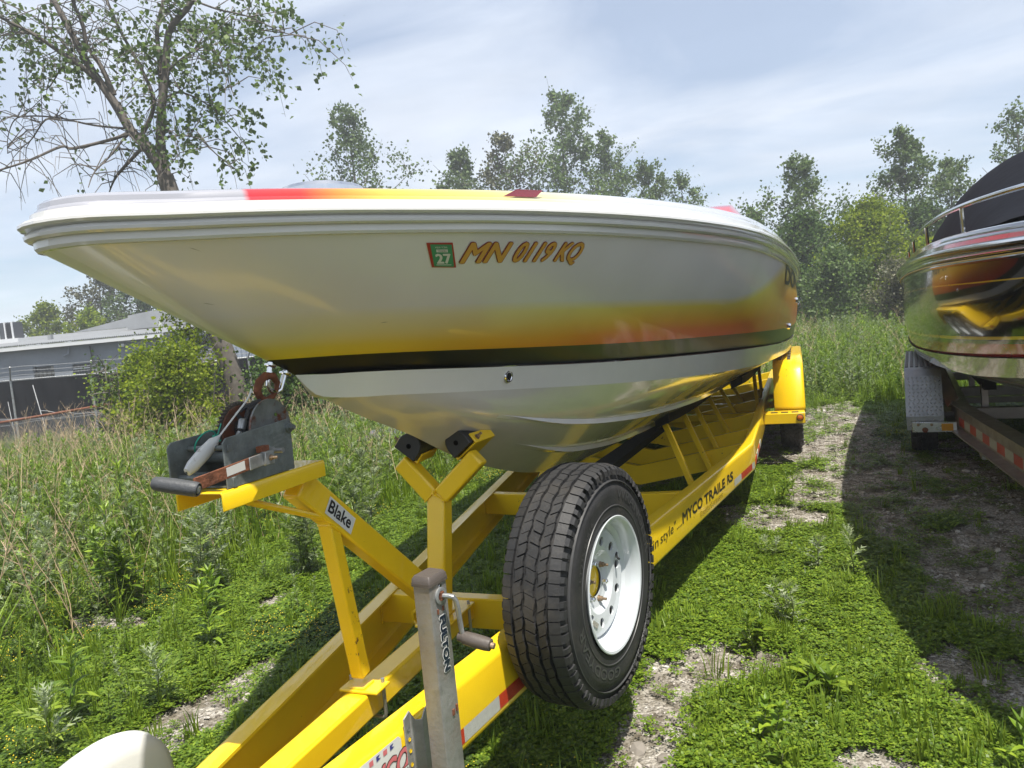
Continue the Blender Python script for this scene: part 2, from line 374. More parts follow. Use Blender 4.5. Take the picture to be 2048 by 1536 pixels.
def hull_paint_two():
    m, nt, b = gloss('black_hull_paint', .12, 0.0, .55)
    hv = attr(nt, 'hv')
    c = ramp(nt, hv, [(0, (.50, .03, .02)), (.15, (.50, .03, .02)), (.152, (.01, .01, .01)), (.20, (.01, .01, .01)), (.202, (.95, .60, .05)), (.235, (.95, .60, .05)), (.237, (.006, .006, .007)), (.80, (.006, .006, .007)), (.802, (.5, .3, .02)), (.815, (.5, .3, .02)), (.817, (.006, .006, .007)), (1, (.006, .006, .007))])
    n = c.node; n.color_ramp.interpolation = 'CONSTANT'
    nt.links.new(c, b.inputs['Base Color']); return m
WHITE_GEL = mat('white_gelcoat', (.62, .61, .585), .22, coat=.8, var=.04, vscale=5)
BAND = mat('shade_lifted_gelcoat', (.78, .77, .75), .22, coat=.7, var=.03, vscale=5)  # copy of the white gelcoat, colour raised to offset the shade it lies in
BOTTOM = mat('bottom_gelcoat', (.72, .69, .66), .20, metal=.12, coat=.9, var=.06, vscale=2, rvar=.05)
CHROME = mat('chrome', (.75, .75, .76), .12, metal=1.0)
STEEL = mat('galvanised_steel', (.36, .37, .37), .48, metal=.7, var=.25, vscale=22, col2=(.20, .17, .14), c2th=(.55, .75), c2scale=9, bump=.15, bscale=60, rvar=.12)
DARKSTEEL = mat('dull_zinc', (.17, .19, .185), .55, metal=.45, var=.3, vscale=25, col2=(.26, .27, .27), c2th=(.6, .7), c2scale=60, bump=.2, bscale=90)
RUST = mat('rust', (.16, .055, .025), .85, var=.4, vscale=30, bump=.4, bscale=70)
RUBBER = mat('black_rubber', (.020, .020, .021), .62, var=.25, vscale=12, col2=(.055, .049, .042), c2th=(.50, .80), c2scale=7, bump=.12, bscale=120)
BLACK = mat('black_plastic', (.02, .02, .021), .45, bump=.08, bscale=90)
YEL = None
def yellow_paint():
    m, nt, b = gloss('yellow_paint', .30, 0.0, .6)
    t = N(nt, 'ShaderNodeTexCoord')
    n1 = N(nt, 'ShaderNodeTexNoise'); nt.links.new(t.outputs['Object'], n1.inputs['Vector']); n1.inputs['Scale'].default_value = 2.2; n1.inputs['Detail'].default_value = 7; n1.inputs['Roughness'].default_value = .7
    r = N(nt, 'ShaderNodeMapRange'); nt.links.new(n1.outputs['Fac'], r.inputs[0]); r.inputs[1].default_value = .3; r.inputs[2].default_value = .75; r.inputs[3].default_value = 1.0; r.inputs[4].default_value = .86
    v = N(nt, 'ShaderNodeVectorMath', operation='SCALE'); v.inputs[0].default_value = (.86, .57, .012); nt.links.new(r.outputs[0], v.inputs['Scale'])
    # stone chips with rust
    n2 = N(nt, 'ShaderNodeTexNoise'); nt.links.new(t.outputs['Object'], n2.inputs['Vector']); n2.inputs['Scale'].default_value = 26; n2.inputs['Detail'].default_value = 6; n2.inputs['Roughness'].default_value = .75
    n3 = N(nt, 'ShaderNodeTexNoise'); nt.links.new(t.outputs['Object'], n3.inputs['Vector']); n3.inputs['Scale'].default_value = 2.7; n3.inputs['Detail'].default_value = 2
    mm = math_(nt, 'MULTIPLY', n2.outputs['Fac'], math_(nt, 'ADD', n3.outputs['Fac'], .35))
    chip = N(nt, 'ShaderNodeMapRange'); nt.links.new(mm, chip.inputs[0]); chip.inputs[1].default_value = .640; chip.inputs[2].default_value = .660
    c = mixc(nt, chip.outputs[0], v.outputs[0], (.13, .05, .02)); nt.links.new(c, b.inputs['Base Color'])
    r2 = N(nt, 'ShaderNodeMapRange'); nt.links.new(n1.outputs['Fac'], r2.inputs[0]); r2.inputs[3].default_value = .22; r2.inputs[4].default_value = .45; nt.links.new(r2.outputs[0], b.inputs['Roughness'])
    bp = N(nt, 'ShaderNodeBump'); bp.inputs['Strength'].default_value = .06; bp.inputs['Distance'].default_value = .003; n4 = N(nt, 'ShaderNodeTexNoise'); nt.links.new(t.outputs['Object'], n4.inputs['Vector']); n4.inputs['Scale'].default_value = 55
    nt.links.new(n4.outputs['Fac'], bp.inputs['Height']); nt.links.new(bp.outputs[0], b.inputs['Normal'])
    return m
YEL = yellow_paint()

# ------------------------------------------------------------------ boat builder
def set_attr(me, name, vals):
    a = me.attributes.new(name, 'FLOAT', 'POINT'); a.data.foreach_set('value', vals)
def boat(root, hullmat, deckmat, railmat, bandmat, botmat, xf, with_strakes=True, rail_under=None):
    """xf maps hull coordinates to world"""
    NT, NV = 90, 22
    ts = [i/(NT-1) for i in range(NT)]
    def both(fn, nv, name, m, attrs=True, smooth=50):
        b = MB(); hv = []; hs = []
        for sgn in (1, -1):
            vs = []
            for t in ts:
                for j in range(nv):
                    w = j/(nv-1); p, v_, s_ = fn(t, w); vs.append(xf(Vector((sgn*p[0], p[1], p[2])))); hv.append(v_); hs.append(s_)
            fs = []
            for i in range(NT-1):
                for j in range(nv-1):
                    q = (i*nv+j, (i+1)*nv+j, (i+1)*nv+j+1, i*nv+j+1); fs.append(q if sgn > 0 else q[::-1])
            b.add(vs, fs)
        o = b.build(name, m, root, smooth=smooth, fix=False)
        if attrs: set_attr(o.data, 'hv', hv); set_attr(o.data, 'hs', hs)
        return o
    both(lambda t, w: (side_pt(t, 1-w), 1-w, ych(t)), NV, 'hull_side', hullmat)
    both(lambda t, w: (band_pt(t, w), w, ych(t)), 4, 'chine_band', bandmat)
    both(lambda t, w: (bot_pt(t, w), w, ych(t)), 16, 'hull_bottom', botmat)
    # cove above the side and under the rub rail, then the bulging rub rail, then the deck edge
    cove = [(-.013, -.385), (-.004, -.375), (.000, -.30), (.001, -.12)]
    both(lambda t, w: (sheer_pt(t, *cove[int(round(w*3))]), w, ych(t)), 4, 'cove_moulding', railmat, smooth=30)
    rr = [(.001, -.12), (.009, -.115), (.014, -.06), (.015, .02), (.011, .10), (.008, .13), (.010, .145), (.018, .17), (.022, .23), (.0215, .30), (.017, .37), (.009, .405), (.002, .41), (.001, .50), (.0, .59)]
    both(lambda t, w: (sheer_pt(t, *rr[int(round(w*14))]), w, ych(t)), 15, 'rub_rail', railmat, smooth=28)
    dd = [(.0, .59), (-.006, .60), (-.008, .68), (-.012, .72), (-.014, .86), (-.022, .95), (-.036, 1.0)]
    def dk(t, w):
        k = w*16
        if k <= 6: return sheer_pt(t, *dd[int(round(k))]), 0.0, ysh(t)
        a = sheer_pt(t, -.036, 1.0); f = (k-6)/10; c = .03*sstep(1, 3, ysh(t)) 
        return (a[0]*(1-f), a[1] + (0.0), a[2]+c*math.sin(f*math.pi/2)**.8 + .50*sstep(5.9, 7.4, ysh(t))*sstep(.10, .42, f)), f, ysh(t)
    both(dk, 17, 'deck', deckmat, smooth=40)
    # transom
    b = MB(); ring = [side_pt(1, 1), side_pt(1, .5), side_pt(1, 0), band_pt(1, 1), bot_pt(1, .5), bot_pt(1, 1)]
    top = [sheer_pt(1, 0, .5), sheer_pt(1, -.03, 1.0)]
    R_ = [Vector(p) for p in top[::-1]+ring]; L_ = [Vector((-p.x, p.y, p.z)) for p in R_[::-1]]
    b.add([xf(p) for p in R_+L_], [tuple(range(len(R_)+len(L_)))]); b.build('transom', bandmat, root, smooth=0)
    if with_strakes:
        for sgn in (1, -1):
            for w0, t0, t1 in ((.42, .25, 1.0), (.74, .30, 1.0)):
                b = MB(); n = 50; vs = []
                for i in range(n):
                    t = t0+(t1-t0)*i/(n-1); k = sstep(0, .12, i/(n-1)); a = bot_pt(t, w0-.035); c = bot_pt(t, w0+.012)
                    for x, z, y in ((a[0], a[2], a[1]), (a[0]+.004*k, a[2]-.022*k, a[1]), (c[0], c[2]-.006*k, c[1]), (c[0], c[2]+.002, c[1])): vs.append(xf(Vector((sgn*x, y, z-.001))))
                fs = [(i*4+j, (i+1)*4+j, (i+1)*4+j+1, i*4+j+1) for i in range(n-1) for j in range(3)]
                b.add(vs, fs); b.build('strake', bandmat if w0 < .5 else botmat, root, smooth=30)

ident = lambda p: p
boat1 = thing('powerboat', 'big silver powerboat with yellow to orange fade and black stripe, on the yellow trailer', 'boat', (0, 5.5, .9))
hp1 = hull_paint_one()
boat(boat1, hp1, deck_paint_one(), WHITE_GEL, BAND, BOTTOM, ident)
# registration lettering laid on the hull side
def hull_n(t, v):
    a = Vector(side_pt(min(t+.01, 1), v)); b = Vector(side_pt(t-.01, v)); c = Vector(side_pt(t, min(v+.05, 1))); d = Vector(side_pt(t, v-.05))
    return ((a-b).cross(c-d)).normalized()
_samples = [(t/400, Vector(side_pt(t/400, .9))) for t in range(20, 400)]
def hull_fn(t0, v0, lift, slope=0.0):
    """surface map: x metres aft along the side from t0, y metres up from v0"""
    ts = [t0+(i-20)*.004 for i in range(220) if 0 < t0+(i-20)*.004 <= 1]; P = [Vector(side_pt(t, v0)) for t in ts]; L = [0]
    for i in range(1, len(P)): L.append(L[-1]+(P[i]-P[i-1]).length)
    l0 = float(np.interp(t0, ts, L)); L = [q-l0 for q in L]
    def fn(x, y, e=0.0):
        t = float(np.interp(x, L, ts)); h = (Vector(side_pt(t, 1))-Vector(side_pt(t, 0))).length; v = v0 + (y+x*slope)/h
        n = hull_n(t, min(v, .95)); n = n if n.x > 0 else -n
        return Vector(side_pt(t, v)) + n*(lift+e)
    return fn
LRED = mat('decal_red', (.24, .035, .035), .35); LORG = mat('decal_orange', (.60, .32, .06), .35)
DGREEN = mat('decal_green', (.05, .26, .13), .3); DWHITE = mat('decal_white', (.66, .66, .62), .3); DRED = mat('decal_dark_red', (.42, .03, .03), .3); DBLACK = mat('decal_black', (.012, .012, .013), .35)
for nm, bd, mt_, lf_ in (('registration_outline', .0055, LRED, .0016), ('registration_number', .0026, LORG, .0027)):
    for wd, x0_, w_ in (('MN', 0, .150), ('0119', .190, .160), ('KQ', .385, .112)):
        words(nm, wd, hull_fn(.2190, .822, lf_, .016), mt_, boat1, size=.07, width=w_, height=.086, slant=.80, bold=bd, x0=x0_)
def hull_quad(name, pts, mtl, lift):
    fn = (lambda q: (lambda x, y: q(x*1.1, y*1.5)))(hull_fn(.2025, .805, lift)); b = MB(); b.add([fn(x, y) for x, y in pts], [tuple(range(len(pts)))]); return b.build(name, mtl, boat1, smooth=0, fix=False)
hull_quad('sticker_border', [(-.004, -.004), (.068, -.006), (.090, .066), (.016, .066)], DRED, .0012)
hull_quad('sticker_face', [(.004, -.001), (.062, -.003), (.084, .061), (.024, .062)], DGREEN, .0020)
words('sticker_number', '27', hull_fn(.2025, .805, .0030), DWHITE, boat1, size=.04, width=.046, height=.040, slant=.2, bold=.0018, x0=.019, y0=.013)
words('sticker_state', 'NEW YORK', hull_fn(.2025, .805, .0030), DWHITE, boat1, size=.01, width=.038, height=.008, x0=.037, y0=.077)
hull_quad('sticker_panel', [(.030, .0405), (.063, .040), (.066, .048), (.033, .048)], DWHITE, .0028)
words('sticker_code', '703081', hull_fn(.2025, .805, .0034), DBLACK, boat1, size=.01, width=.026, height=.007, x0=.040, y0=.0625)
hull_quad('sticker_rule', [(.012, .0035), (.056, .0025), (.057, .0045), (.013, .0055)], DWHITE, .0028)
SCR_ = ((.045, .638, .020, -.012), (.088, .965, .014, -.018), (.15, .42, .030, .004))
words('model_lettering', 'DOMN8R', hull_fn(.69, .78, .004), DBLACK, boat1, size=.26, width=4.2, height=.15, bold=.006)
for t_, v_, l_, a_ in SCR_: 
    f_ = hull_fn(t_, v_, .0010); b = MB(); b.add([f_(0, 0), f_(l_, a_), f_(l_*.5, a_*.5+.0022), f_(l_*.35, a_*.3+.0016)], [(0,1,2,3)]); b.build('scratch', mat('scratch', (.10, .09, .08), .6), boat1, smooth=0, fix=False)
# bow eye, bilge outlet, side fittings, deck hatch, red deck lens
b = MB()
for yy, zz in ((1.448, 1.597), (1.500, 1.573)): b.lathe([(0, 0), (0, .016), (.004, .015), (.006, .011)], (0, yy, zz-.004), (0, -.42, -.9), 14)
b.tube([(0, 1.448, 1.60), (0, 1.436, 1.565), (0, 1.430, 1.545), (0, 1.436, 1.532), (0, 1.455, 1.524), (0, 1.472, 1.530), (0, 1.482, 1.545), (0, 1.500, 1.575)], .0065, 10)
tag(b.build('bow_eye', CHROME, boat1, bevel=0))
p = Vector(band_pt(.245, .42)); n = Vector((.97, -.22, -.1)).normalized()
b = MB(); b.lathe([(0, .0), (.0, .012), (.003, .013), (.006, .017), (.006, .021), (.001, .023)], p-n*.001, n, 22); b.build('bilge_outlet', CHROME, boat1)
b = MB(); b.lathe([(.0045, 0), (.004, .0135)], p, n, 16); b.build('outlet_bore', DBLACK, boat1)
for t, v in ((.80, .22), (.86, .62)):
    p = Vector(side_pt(t, v)); n = hull_n(t, v); n = n if n.x > 0 else -n
    b = MB(); b.lathe([(0, .032), (.02, .026), (.022, .018), (.006, .014), (.005, 0)], p, n, 18); b.build('through_hull_fitting', CHROME, boat1)
b = MB(); b.lathe([(-.03, .120), (.008, .120), (.018, .112), (.024, .09), (.021, .08), (.019, 0)], (0, 1.745, 2.046), (0, .02, 1), 48); hatch = b.build('deck_hatch', CHROME, boat1)
b = MB(); b.lathe([(0, .078), (.005, .07), (.008, .04), (.009, 0)], (0, 1.745, 2.065), (0, .02, 1), 40); b.build('hatch_lens', mat('smoked_lens', (.10, .05, .045), .08, coat=1), hatch)
def deck_fn(y, zh, off):
    t = ((y-Y0)/(Y1-Y0))**(1/1.7); q = sheer_pt(t, -.0135+off, zh); return Vector(q)
LENS = mat('red_lens', (.22, .008, .02), .12, coat=1)
b = MB(); b.add([deck_fn(1.80, .74, .006), deck_fn(1.925, .74, .006), deck_fn(1.955, .96, .006), deck_fn(1.85, .96, .006)], [(0, 1, 2, 3)]); b.build('navigation_lens', LENS, boat1, smooth=0, fix=False)
# scuff where the right roller block rubs
# ------------------------------------------------------------------ trailers
RT, RH = .66, .205        # rail top height, web height
def rail_x(y): return interp(y, [.55, 5.45, 12.2], [.082, .87, .87])
def chan_sec(sgn, w=.07, h=RH, r=.022, th=.009):
    """C channel opening inward; lateral 0 is the outer face"""
    s = [(-w, 0)]
    s += [(-r+r*math.sin(a), -r+r*math.cos(a)) for a in [i*math.pi/8 for i in range(5)]]
    s += [(-r+r*math.cos(a), -h+r-r*math.sin(a)) for a in [i*math.pi/8 for i in range(5)]]
    s += [(-w, -h), (-w, -h+th), (-th-.012, -h+th), (-th, -h+th+.012), (-th, -th-.012), (-th-.012, -th), (-w, -th)]
    return [(a*sgn, b) for a, b in s]
def yline(sgn, ys): return [(sgn*rail_x(y), y, RT) for y in ys]
def lat_for(sgn, ys, xf_=None):
    out_ = []
    ha = .159
    for y in ys:
        if y < 5.44: a = ha
        elif y < 5.46: a = ha/2
        else: a = 0
        out_.append((sgn/math.cos(a if y > 5.4 and y < 5.46 else 0)*math.cos(a), -math.sin(a)))
    return out_
def rails(root, m, xf, name='side_rail', sec=None, y1=12.0):
    ys = [.62, 1.5, 2.5, 3.5, 4.5, 5.2, 5.45, 5.7, 7, 9, y1]
    for sgn in (1, -1):
        b = MB(); b.sweep(sec(sgn) if sec else chan_sec(sgn), yline(sgn, ys), [(1*1.0, -sgn*.0) for y in ys])
        b.v = [tuple(xf(Vector(v))) for v in b.v]; b.build(name, m, root, smooth=40)
def wheel_tyre(parent, c, ax, R=.40, W=.235, rim=.222, detail=False, name='tyre'):
    """ax points outward"""
    c, ax = Vector(c), Vector(ax).normalized(); h = W/2
    prof = [(-h+.012, rim-.004), (-h+.004, rim+.006), (-h+.001, rim+.03), (-h, rim+.07), (-h+.006, R-.075), (-h+.016, R-.045), (-h+.026, R-.022), (-h+.034, R-.012),
            (h-.034, R-.012), (h-.026, R-.022), (h-.016, R-.045), (h-.006, R-.075), (h-.0025, R-.082), (h, R-.09), (h, rim+.07), (h-.002, rim+.055), (h-.001, rim+.03), (h-.004, rim+.006), (h-.012, rim-.004)]
    b = MB(); b.lathe(prof, c, ax, 96 if detail else 40, close=True); return b.build(name, RUBBER, parent, smooth=30)
def tread(parent, c, ax, R=.40, W=.235, nb=60, detail=True):
    c, ax = Vector(c), Vector(ax).normalized(); a = ax.cross(Vector((0,0,1))).normalized(); bb = a.cross(ax)
    b = MB()
    def P(th, s, r): return c + ax*s + (a*math.cos(th)+bb*math.sin(th))*r
    ribs = [(a*W/.206, b2*W/.206, p_, k_) for a, b2, p_, k_ in [(-.096, -.063, .0, .9), (-.053, -.026, .35, .55), (-.0165, .0165, .7, .5), (.026, .053, .2, .55), (.063, .096, .6, .9)]]; ribs = [(a*.955, b2*.955, p_, k_) for a, b2, p_, k_ in ribs]
    for ri, (s0, s1, ph, k) in enumerate(ribs):
        n = nb if ri in (0, 4) else int(nb*1.0)
        for i in range(n):
            t0 = 2*math.pi*(i+ph)/n; dt = 2*math.pi/n; g = dt*.10
            sk = {0: .0, 1: .35, 2: -.30, 3: .35, 4: .0}[ri]*dt
            jit = random.uniform(-.06, .06)*dt
            fr = (0, .5, 1); rows = []
            for q in fr:
                th = t0 + (dt-g)*q + jit*(1 if q in (0,) else 0)
                zig = (.003 if q == .5 else -.0)*(1 if ri in (1, 2, 3) else 0)
                e0, e1 = s0+zig*(1 if i % 2 else -1), s1+zig*(1 if i % 2 else -1)
                drop0 = .010 if ri == 0 else 0; drop1 = .010 if ri == 4 else 0
                rows.append((P(th, e0, R-.014), P(th, e0+.001, R-.001-drop0), P(th+sk, e1-.001, R-.001-drop1), P(th+sk, e1, R-.014)))
            vs = [p for r_ in rows for p in r_]; fs = [(j*4+k_, (j+1)*4+k_, (j+1)*4+k_+1, j*4+k_+1) for j in range(2) for k_ in range(3)] + [(0, 1, 2, 3), (11, 10, 9, 8)]
            b.add(vs, fs)
            # shoulder lugs going down the sidewall
            if ri in (0, 4):
                s_ = s0 if ri == 0 else s1; sg = -1 if ri == 0 else 1
                vs = []
                for q in (0.08, .55 if i % 2 else .8):
                    th = t0+dt*q
                    for r_, s2 in ((R-.011, s_-sg*.001), (R-.022, s_+sg*.009), (R-.040, s_+sg*.0115), (R-.040, s_+sg*.004), (R-.02, s_-sg*.002)): vs.append(P(th, s2, r_))
                b.add(vs, [(k_, k_+1, 5+k_+1, 5+k_) for k_ in range(4)] + [(0,1,2,3,4), (9,8,7,6,5)])
    return tag(b.build('tread_pattern', RUBBER, parent, smooth=0), kind='stuff')

trailer = thing('boat_trailer', 'yellow painted boat trailer with winch stand, carrying the big silver powerboat', 'trailer', (0, 5.0, .1))
rails(trailer, YEL, ident)
# centre beam, crossmembers
b = MB(); b.bar((0, .55, .612), (0, 2.38, .612), .076, .076); b.build('centre_beam', YEL, trailer, bevel=.008)
def cross(y, drop=0.0, h=.15, name='crossmember'):
    b = MB(); x = rail_x(y)-.012; zt = RT-.005
    def pz(xx): return zt - drop*(1-abs(xx)/x)**1.0
    xs = [-x, -x*.55, -x*.18, 0, x*.18, x*.55, x] if drop else [-x, x]
    vs = []
    for xx in xs:
        z = pz(xx)
        for yy, zz in ((0, 0), (0, -h), (.055, -h), (.055, -h+.008), (.008, -h+.008), (.008, -.008), (.055, -.008), (.055, 0)): vs.append((xx, y+yy, z+zz))
    n = 8; fs = [(i*n+k, i*n+(k+1)%n, (i+1)*n+(k+1)%n, (i+1)*n+k) for i in range(len(xs)-1) for k in range(n)] + [tuple(range(n)), tuple(range((len(xs)-1)*n, len(xs)*n))]
    b.add(vs, fs); return b.build(name, YEL, trailer, bevel=.004)
c1 = cross(2.35, 0, .115); cross(3.98, .02, .13)
for yy in (5.55, 6.22, 7.2, 8.3, 9.4, 10.6, 11.8): cross(yy, .17, .15)
# hull bunks and the inclined posts that carry them
CARPET = mat('bunk_carpet', (.012, .012, .012), .95, bump=.4, bscale=200)
def bunk_z(x, y): 
    t = ((y-YC)/(Y1-YC))**(1/1.7) if y > YC else 0; t = min(t, 1); kz = keel_z(y); a = band_pt(t, 1); return kz + (a[2]-kz)*min(abs(x)/max(a[0], .05), 1)
for sgn in (1, -1):
    for xb in (.36, .74):
        b = MB(); y0_, y1_ = (4.7, 10.1) if xb < .5 else (6.0, 10.1)
        ys = [y0_+(y1_-y0_)*i/12 for i in range(13)]
        vs = []
        for yy in ys:
            z = bunk_z(xb, yy)-.012
            for dx_, dz_ in ((-.045, -.02), (.045, .018), (.045, -.045), (-.045, -.085)): vs.append((sgn*(xb+dx_), yy, z+dz_))
        fs = [(i*4+k, i*4+(k+1)%4, (i+1)*4+(k+1)%4, (i+1)*4+k) for i in range(12) for k in range(4)]+[(0,1,2,3), (48,49,50,51)]
        b.add(vs, fs); b.build('bunk', CARPET, trailer, smooth=0)
        for yy in (4.66+.0, 5.50, 6.17, 7.15, 8.25, 9.35):
            if yy < y0_-.1 or (xb > .5 and yy < 8): continue
            zt = bunk_z(xb, yy+.3)-.07; xo = min(xb+.20, rail_x(yy)-.10); zb = RT-.155-.17*(1-xo/rail_x(yy))
            b = MB(); b.bar((sgn*xb, yy+.16, zt), (sgn*xo, yy-.03, zb), .038, .038, up=(0, 1, 0)); b.build('bunk_post', YEL, trailer, bevel=.004)
# keel skid under the bow
b = MB(); b.bar((0, 4.3, .70), (0, 6.5, .64), .14, .05); b.build('keel_pad', CARPET, trailer, smooth=0)
# welded hook on the first crossmember
b = MB(); b.tube([(-.175, 2.342, .600), (-.19, 2.332, .607), (-.205, 2.325, .595), (-.208, 2.325, .572), (-.195, 2.325, .553), (-.178, 2.326, .556), (-.172, 2.328, .570)], .008, 8); b.build('safety_chain_hook', YEL, trailer)
b = MB(); b.tube([(-.05, 2.342, .575), (-.03, 2.30, .575), (-.015, 2.30, .572)], .012, 8); b.build('chain_stud', YEL, trailer)
# --- winch stand
st_ = MB(); st_.bar((0, 1.675, .690), (0, 1.600, 1.17), .042, .042, up=(0, 1, 0)); st_.build('stand_leg', YEL, trailer, bevel=.005)
def plate(name, y0_, y1_, x0_, x1_, z=.6515, th=.009): 
    b = MB(); b.box(((x0_+x1_)/2, (y0_+y1_)/2, z+th/2), (x1_-x0_, y1_-y0_, th)); return b.build(name, YEL, trailer, bevel=.003)
plate('foot_plate', 1.640, 1.712, -.055, .070); plate('foot_plate', 2.08, 2.31, -.055, .068)
BOLT = mat('rusty_bolt', (.33, .24, .16), .5, metal=.7, var=.4, vscale=80)
def bolt(p, ax, parent, s=1.0, washer=True, stud=.018):
    p, ax = Vector(p), Vector(ax).normalized(); b = MB()
    if washer: b.lathe([(0, 0), (0, .013*s), (.002*s, .013*s), (.002*s, 0)], p, ax, 16)
    b.lathe([(.002*s, 0), (.002*s, .0105*s), (.010*s, .0105*s), (.011*s, .008*s), (.011*s, .006*s), (.011*s+stud*s, .0058*s), (.012*s+stud*s, .004*s), (.012*s+stud*s, 0)], p, ax, 6)
    return b.build('bolt', BOLT, parent, smooth=30)
def ubolt(y):
    b = MB(); b.tube([(.053, y, .672), (.053, y, .57), (.050, y, .560), (.043, y, .556), (-.043, y, .556), (-.050, y, .560), (-.053, y, .57), (-.053, y, .672)], .0055, 8); b.build('u_bolt', STEEL, trailer)
    bolt((.053, y, .6605), (0, 0, 1), trailer, .95, stud=.012); bolt((-.053, y, .6605), (0, 0, 1), trailer, .95, stud=.012)
ubolt(1.70); ubolt(2.285)
st_ = MB(); st_.bar((0, 1.50, 1.262), (0, 2.20, .672), .052, .078, up=(1, 0, 0)); 
st_ = MB(); st_.bar((0, 1.485, 1.288), (0, 2.19, .688), .078, .052, up=(1, 0, 0)); st_.build('stand_strut', YEL, trailer, bevel=.007)
# winch platform: folded plate
PZ = 1.340
b = MB(); sec = [(-.062, 0), (.062, 0), (.066, -.006), (.066, -.042), (.061, -.042), (.061, -.008), (.058, -.005), (-.058, -.005), (-.061, -.008), (-.061, -.042), (-.066, -.042), (-.066, -.006)]
b.sweep(sec, [(0, 1.172, PZ), (0, 1.53, PZ-.001)], [(1, 0), (1, 0)]); plat = b.build('winch_platform', YEL, trailer, bevel=.002)
b = MB(); b.tube([(.03, 1.235, 1.312), (.012, 1.595, 1.165)], .0085, 8); b.build('platform_brace', YEL, trailer)
# --- bow stop post and Y arms
b = MB(); b.bar((.0, 2.165, .660), (.004, 2.245, 1.085), .070, .070, up=(0, 1, 0)); b.build('bow_post', YEL, trailer, bevel=.010)
armL0, armL1 = Vector((-.012, 2.235, 1.072)), Vector((-.125, 2.235, 1.198)); armR0, armR1 = Vector((.022, 2.235, 1.072)), Vector((.165, 2.255, 1.205))
b = MB(); b.bar(armL0, armL1, .064, .060, up=(0, 1, 0)); b.build('bow_arm', YEL, trailer, bevel=.008)
b = MB(); b.bar(armR0, armR1, .064, .064, up=(0, 1, 0)); b.build('bow_arm', YEL, trailer, bevel=.008)
def roller(c, tilt, yaw_, sgn):
    """half round rubber block in a folded yellow saddle; tilt rotates about its long axis"""
    M = Matrix.Rotation(yaw_, 3, 'Z') @ Matrix.Rotation(tilt, 3, 'Y'); c = Vector(c); L = .17; r = .045
    poly = [(r, -.032)] + [(r*math.cos(a), .004+r*math.sin(a)) for a in [i*math.pi/12 for i in range(13)]] + [(-r, -.032)]
    hole = [(.009*math.cos(a), .004+.009*math.sin(a)) for a in [i*math.pi/8 for i in range(16)]]
    b = MB(); b.prism(poly, c - M @ Vector((0, L/2, 0)), M @ Vector((1,0,0)), M @ Vector((0,0,1)), M @ Vector((0,1,0)), L); bl = b.build('bow_block', BLACK, trailer, smooth=30, bevel=.003)
    b = MB(); b.prism(hole, c - M @ Vector((0, L/2+.0012, 0)), M @ Vector((1,0,0)), M @ Vector((0,0,1)), M @ Vector((0,1,0)), .002); b.build('block_bore', mat('void_black', (.003,.003,.003), 1, spec=0), bl, smooth=0)
    b = MB(); u = [(r+.008, .0), (r+.008, -.041), (-r-.008, -.041), (-r-.008, .0), (-r-.001, .0), (-r-.001, -.034), (r+.001, -.034), (r+.001, .0)]
    b.prism(u, c - M @ Vector((0, L/2-.022, 0)), M @ Vector((1,0,0)), M @ Vector((0,0,1)), M @ Vector((0,1,0)), L-.03); sd = b.build('block_saddle', YEL, trailer, bevel=.003)
    bolt(c + M @ Vector((sgn*(r+.008), -L/2+.05, -.022)), M @ Vector((sgn, 0, 0)), trailer, .8)
roller((-.083, 2.285, 1.252), math.radians(38), .06, -1); roller((.100, 2.325, 1.252), math.radians(-38), -.10, 1)
# --- lettering and tape on the near rail
ha = math.atan2(.87-.082, 5.45-.55); ed = Vector((math.sin(ha), math.cos(ha), 0)); en = Vector((math.cos(ha), -math.sin(ha), 0))
def rail_o(y, z, lift=.0015): return Vector((rail_x(y), y, z)) + en*lift
def rail_words(name, s, y, z, m, lift=.0016, **kw):
    return words(name, s, lambda x, yy, e=0.0: rail_o(y, z, lift+e) + ed*x + Vector((0,0,yy)), m, trailer, **kw)
def rail_quad(name, y0_, y1_, z0_, z1_, m, lift, sk=0.0):
    b = MB(); a = rail_o(y0_, z0_, lift); d = rail_o(y1_, z0_, lift); b.add([a, d, d+Vector((0,0,z1_-z0_))+ed*sk, a+Vector((0,0,z1_-z0_))+ed*sk], [(0,1,2,3)]); return b.build(name, m, trailer, smooth=0, fix=False)
rail_words('slogan_lettering', 'in', 3.30, .542, DBLACK, size=.08, width=.075, height=.048, slant=.22)
rail_words('slogan_lettering', 'style"', 3.405, .542, DBLACK, size=.08, width=.235, height=.048, slant=.22)
rail_words('slogan_dots', '....', 3.655, .540, DBLACK, size=.08, width=.085, height=.05)
for s__, ya, wd, zz in (('MYCO', 3.755, .37, .543), ('TRAILE', 4.165, .455, .536), ('R', 4.675, .065, .536), ('S', 4.745, .07, .536)): rail_words('maker_lettering', s__, ya, zz, DBLACK, size=.08, width=wd, height=.055, bold=.0034, shear=.05)
rail_words('website_outline', 'BoulderBoats.com', 4.07, .492, DBLACK, size=.05, width=.49, height=.026, bold=.0028, shear=.15)
rail_words('website_lettering', 'BoulderBoats.com', 4.07, .492, mat('decal_yellow', (.80, .55, .03), .4), lift=.0026, size=.05, width=.49, height=.026, shear=.15, bold=.0005)
TW = mat('tape_silver', (.40, .40, .36), .45, var=.1, vscale=60, bump=.2, bscale=400); TR = mat('tape_red', (.42, .035, .012), .42, var=.15, vscale=60, bump=.2, bscale=400)
for y0_, y1_, m in ((1.36, 1.50, TR), (1.50, 1.742, TR), (1.742, 1.93, TW), (1.93, 2.13, TR), (2.13, 2.32, TW), (4.843, 5.035, TW), (5.035, 5.36, TR), (5.36, 5.44, TW)): rail_quad('reflective_tape', y0_, y1_, .484, .528, m, .0014)
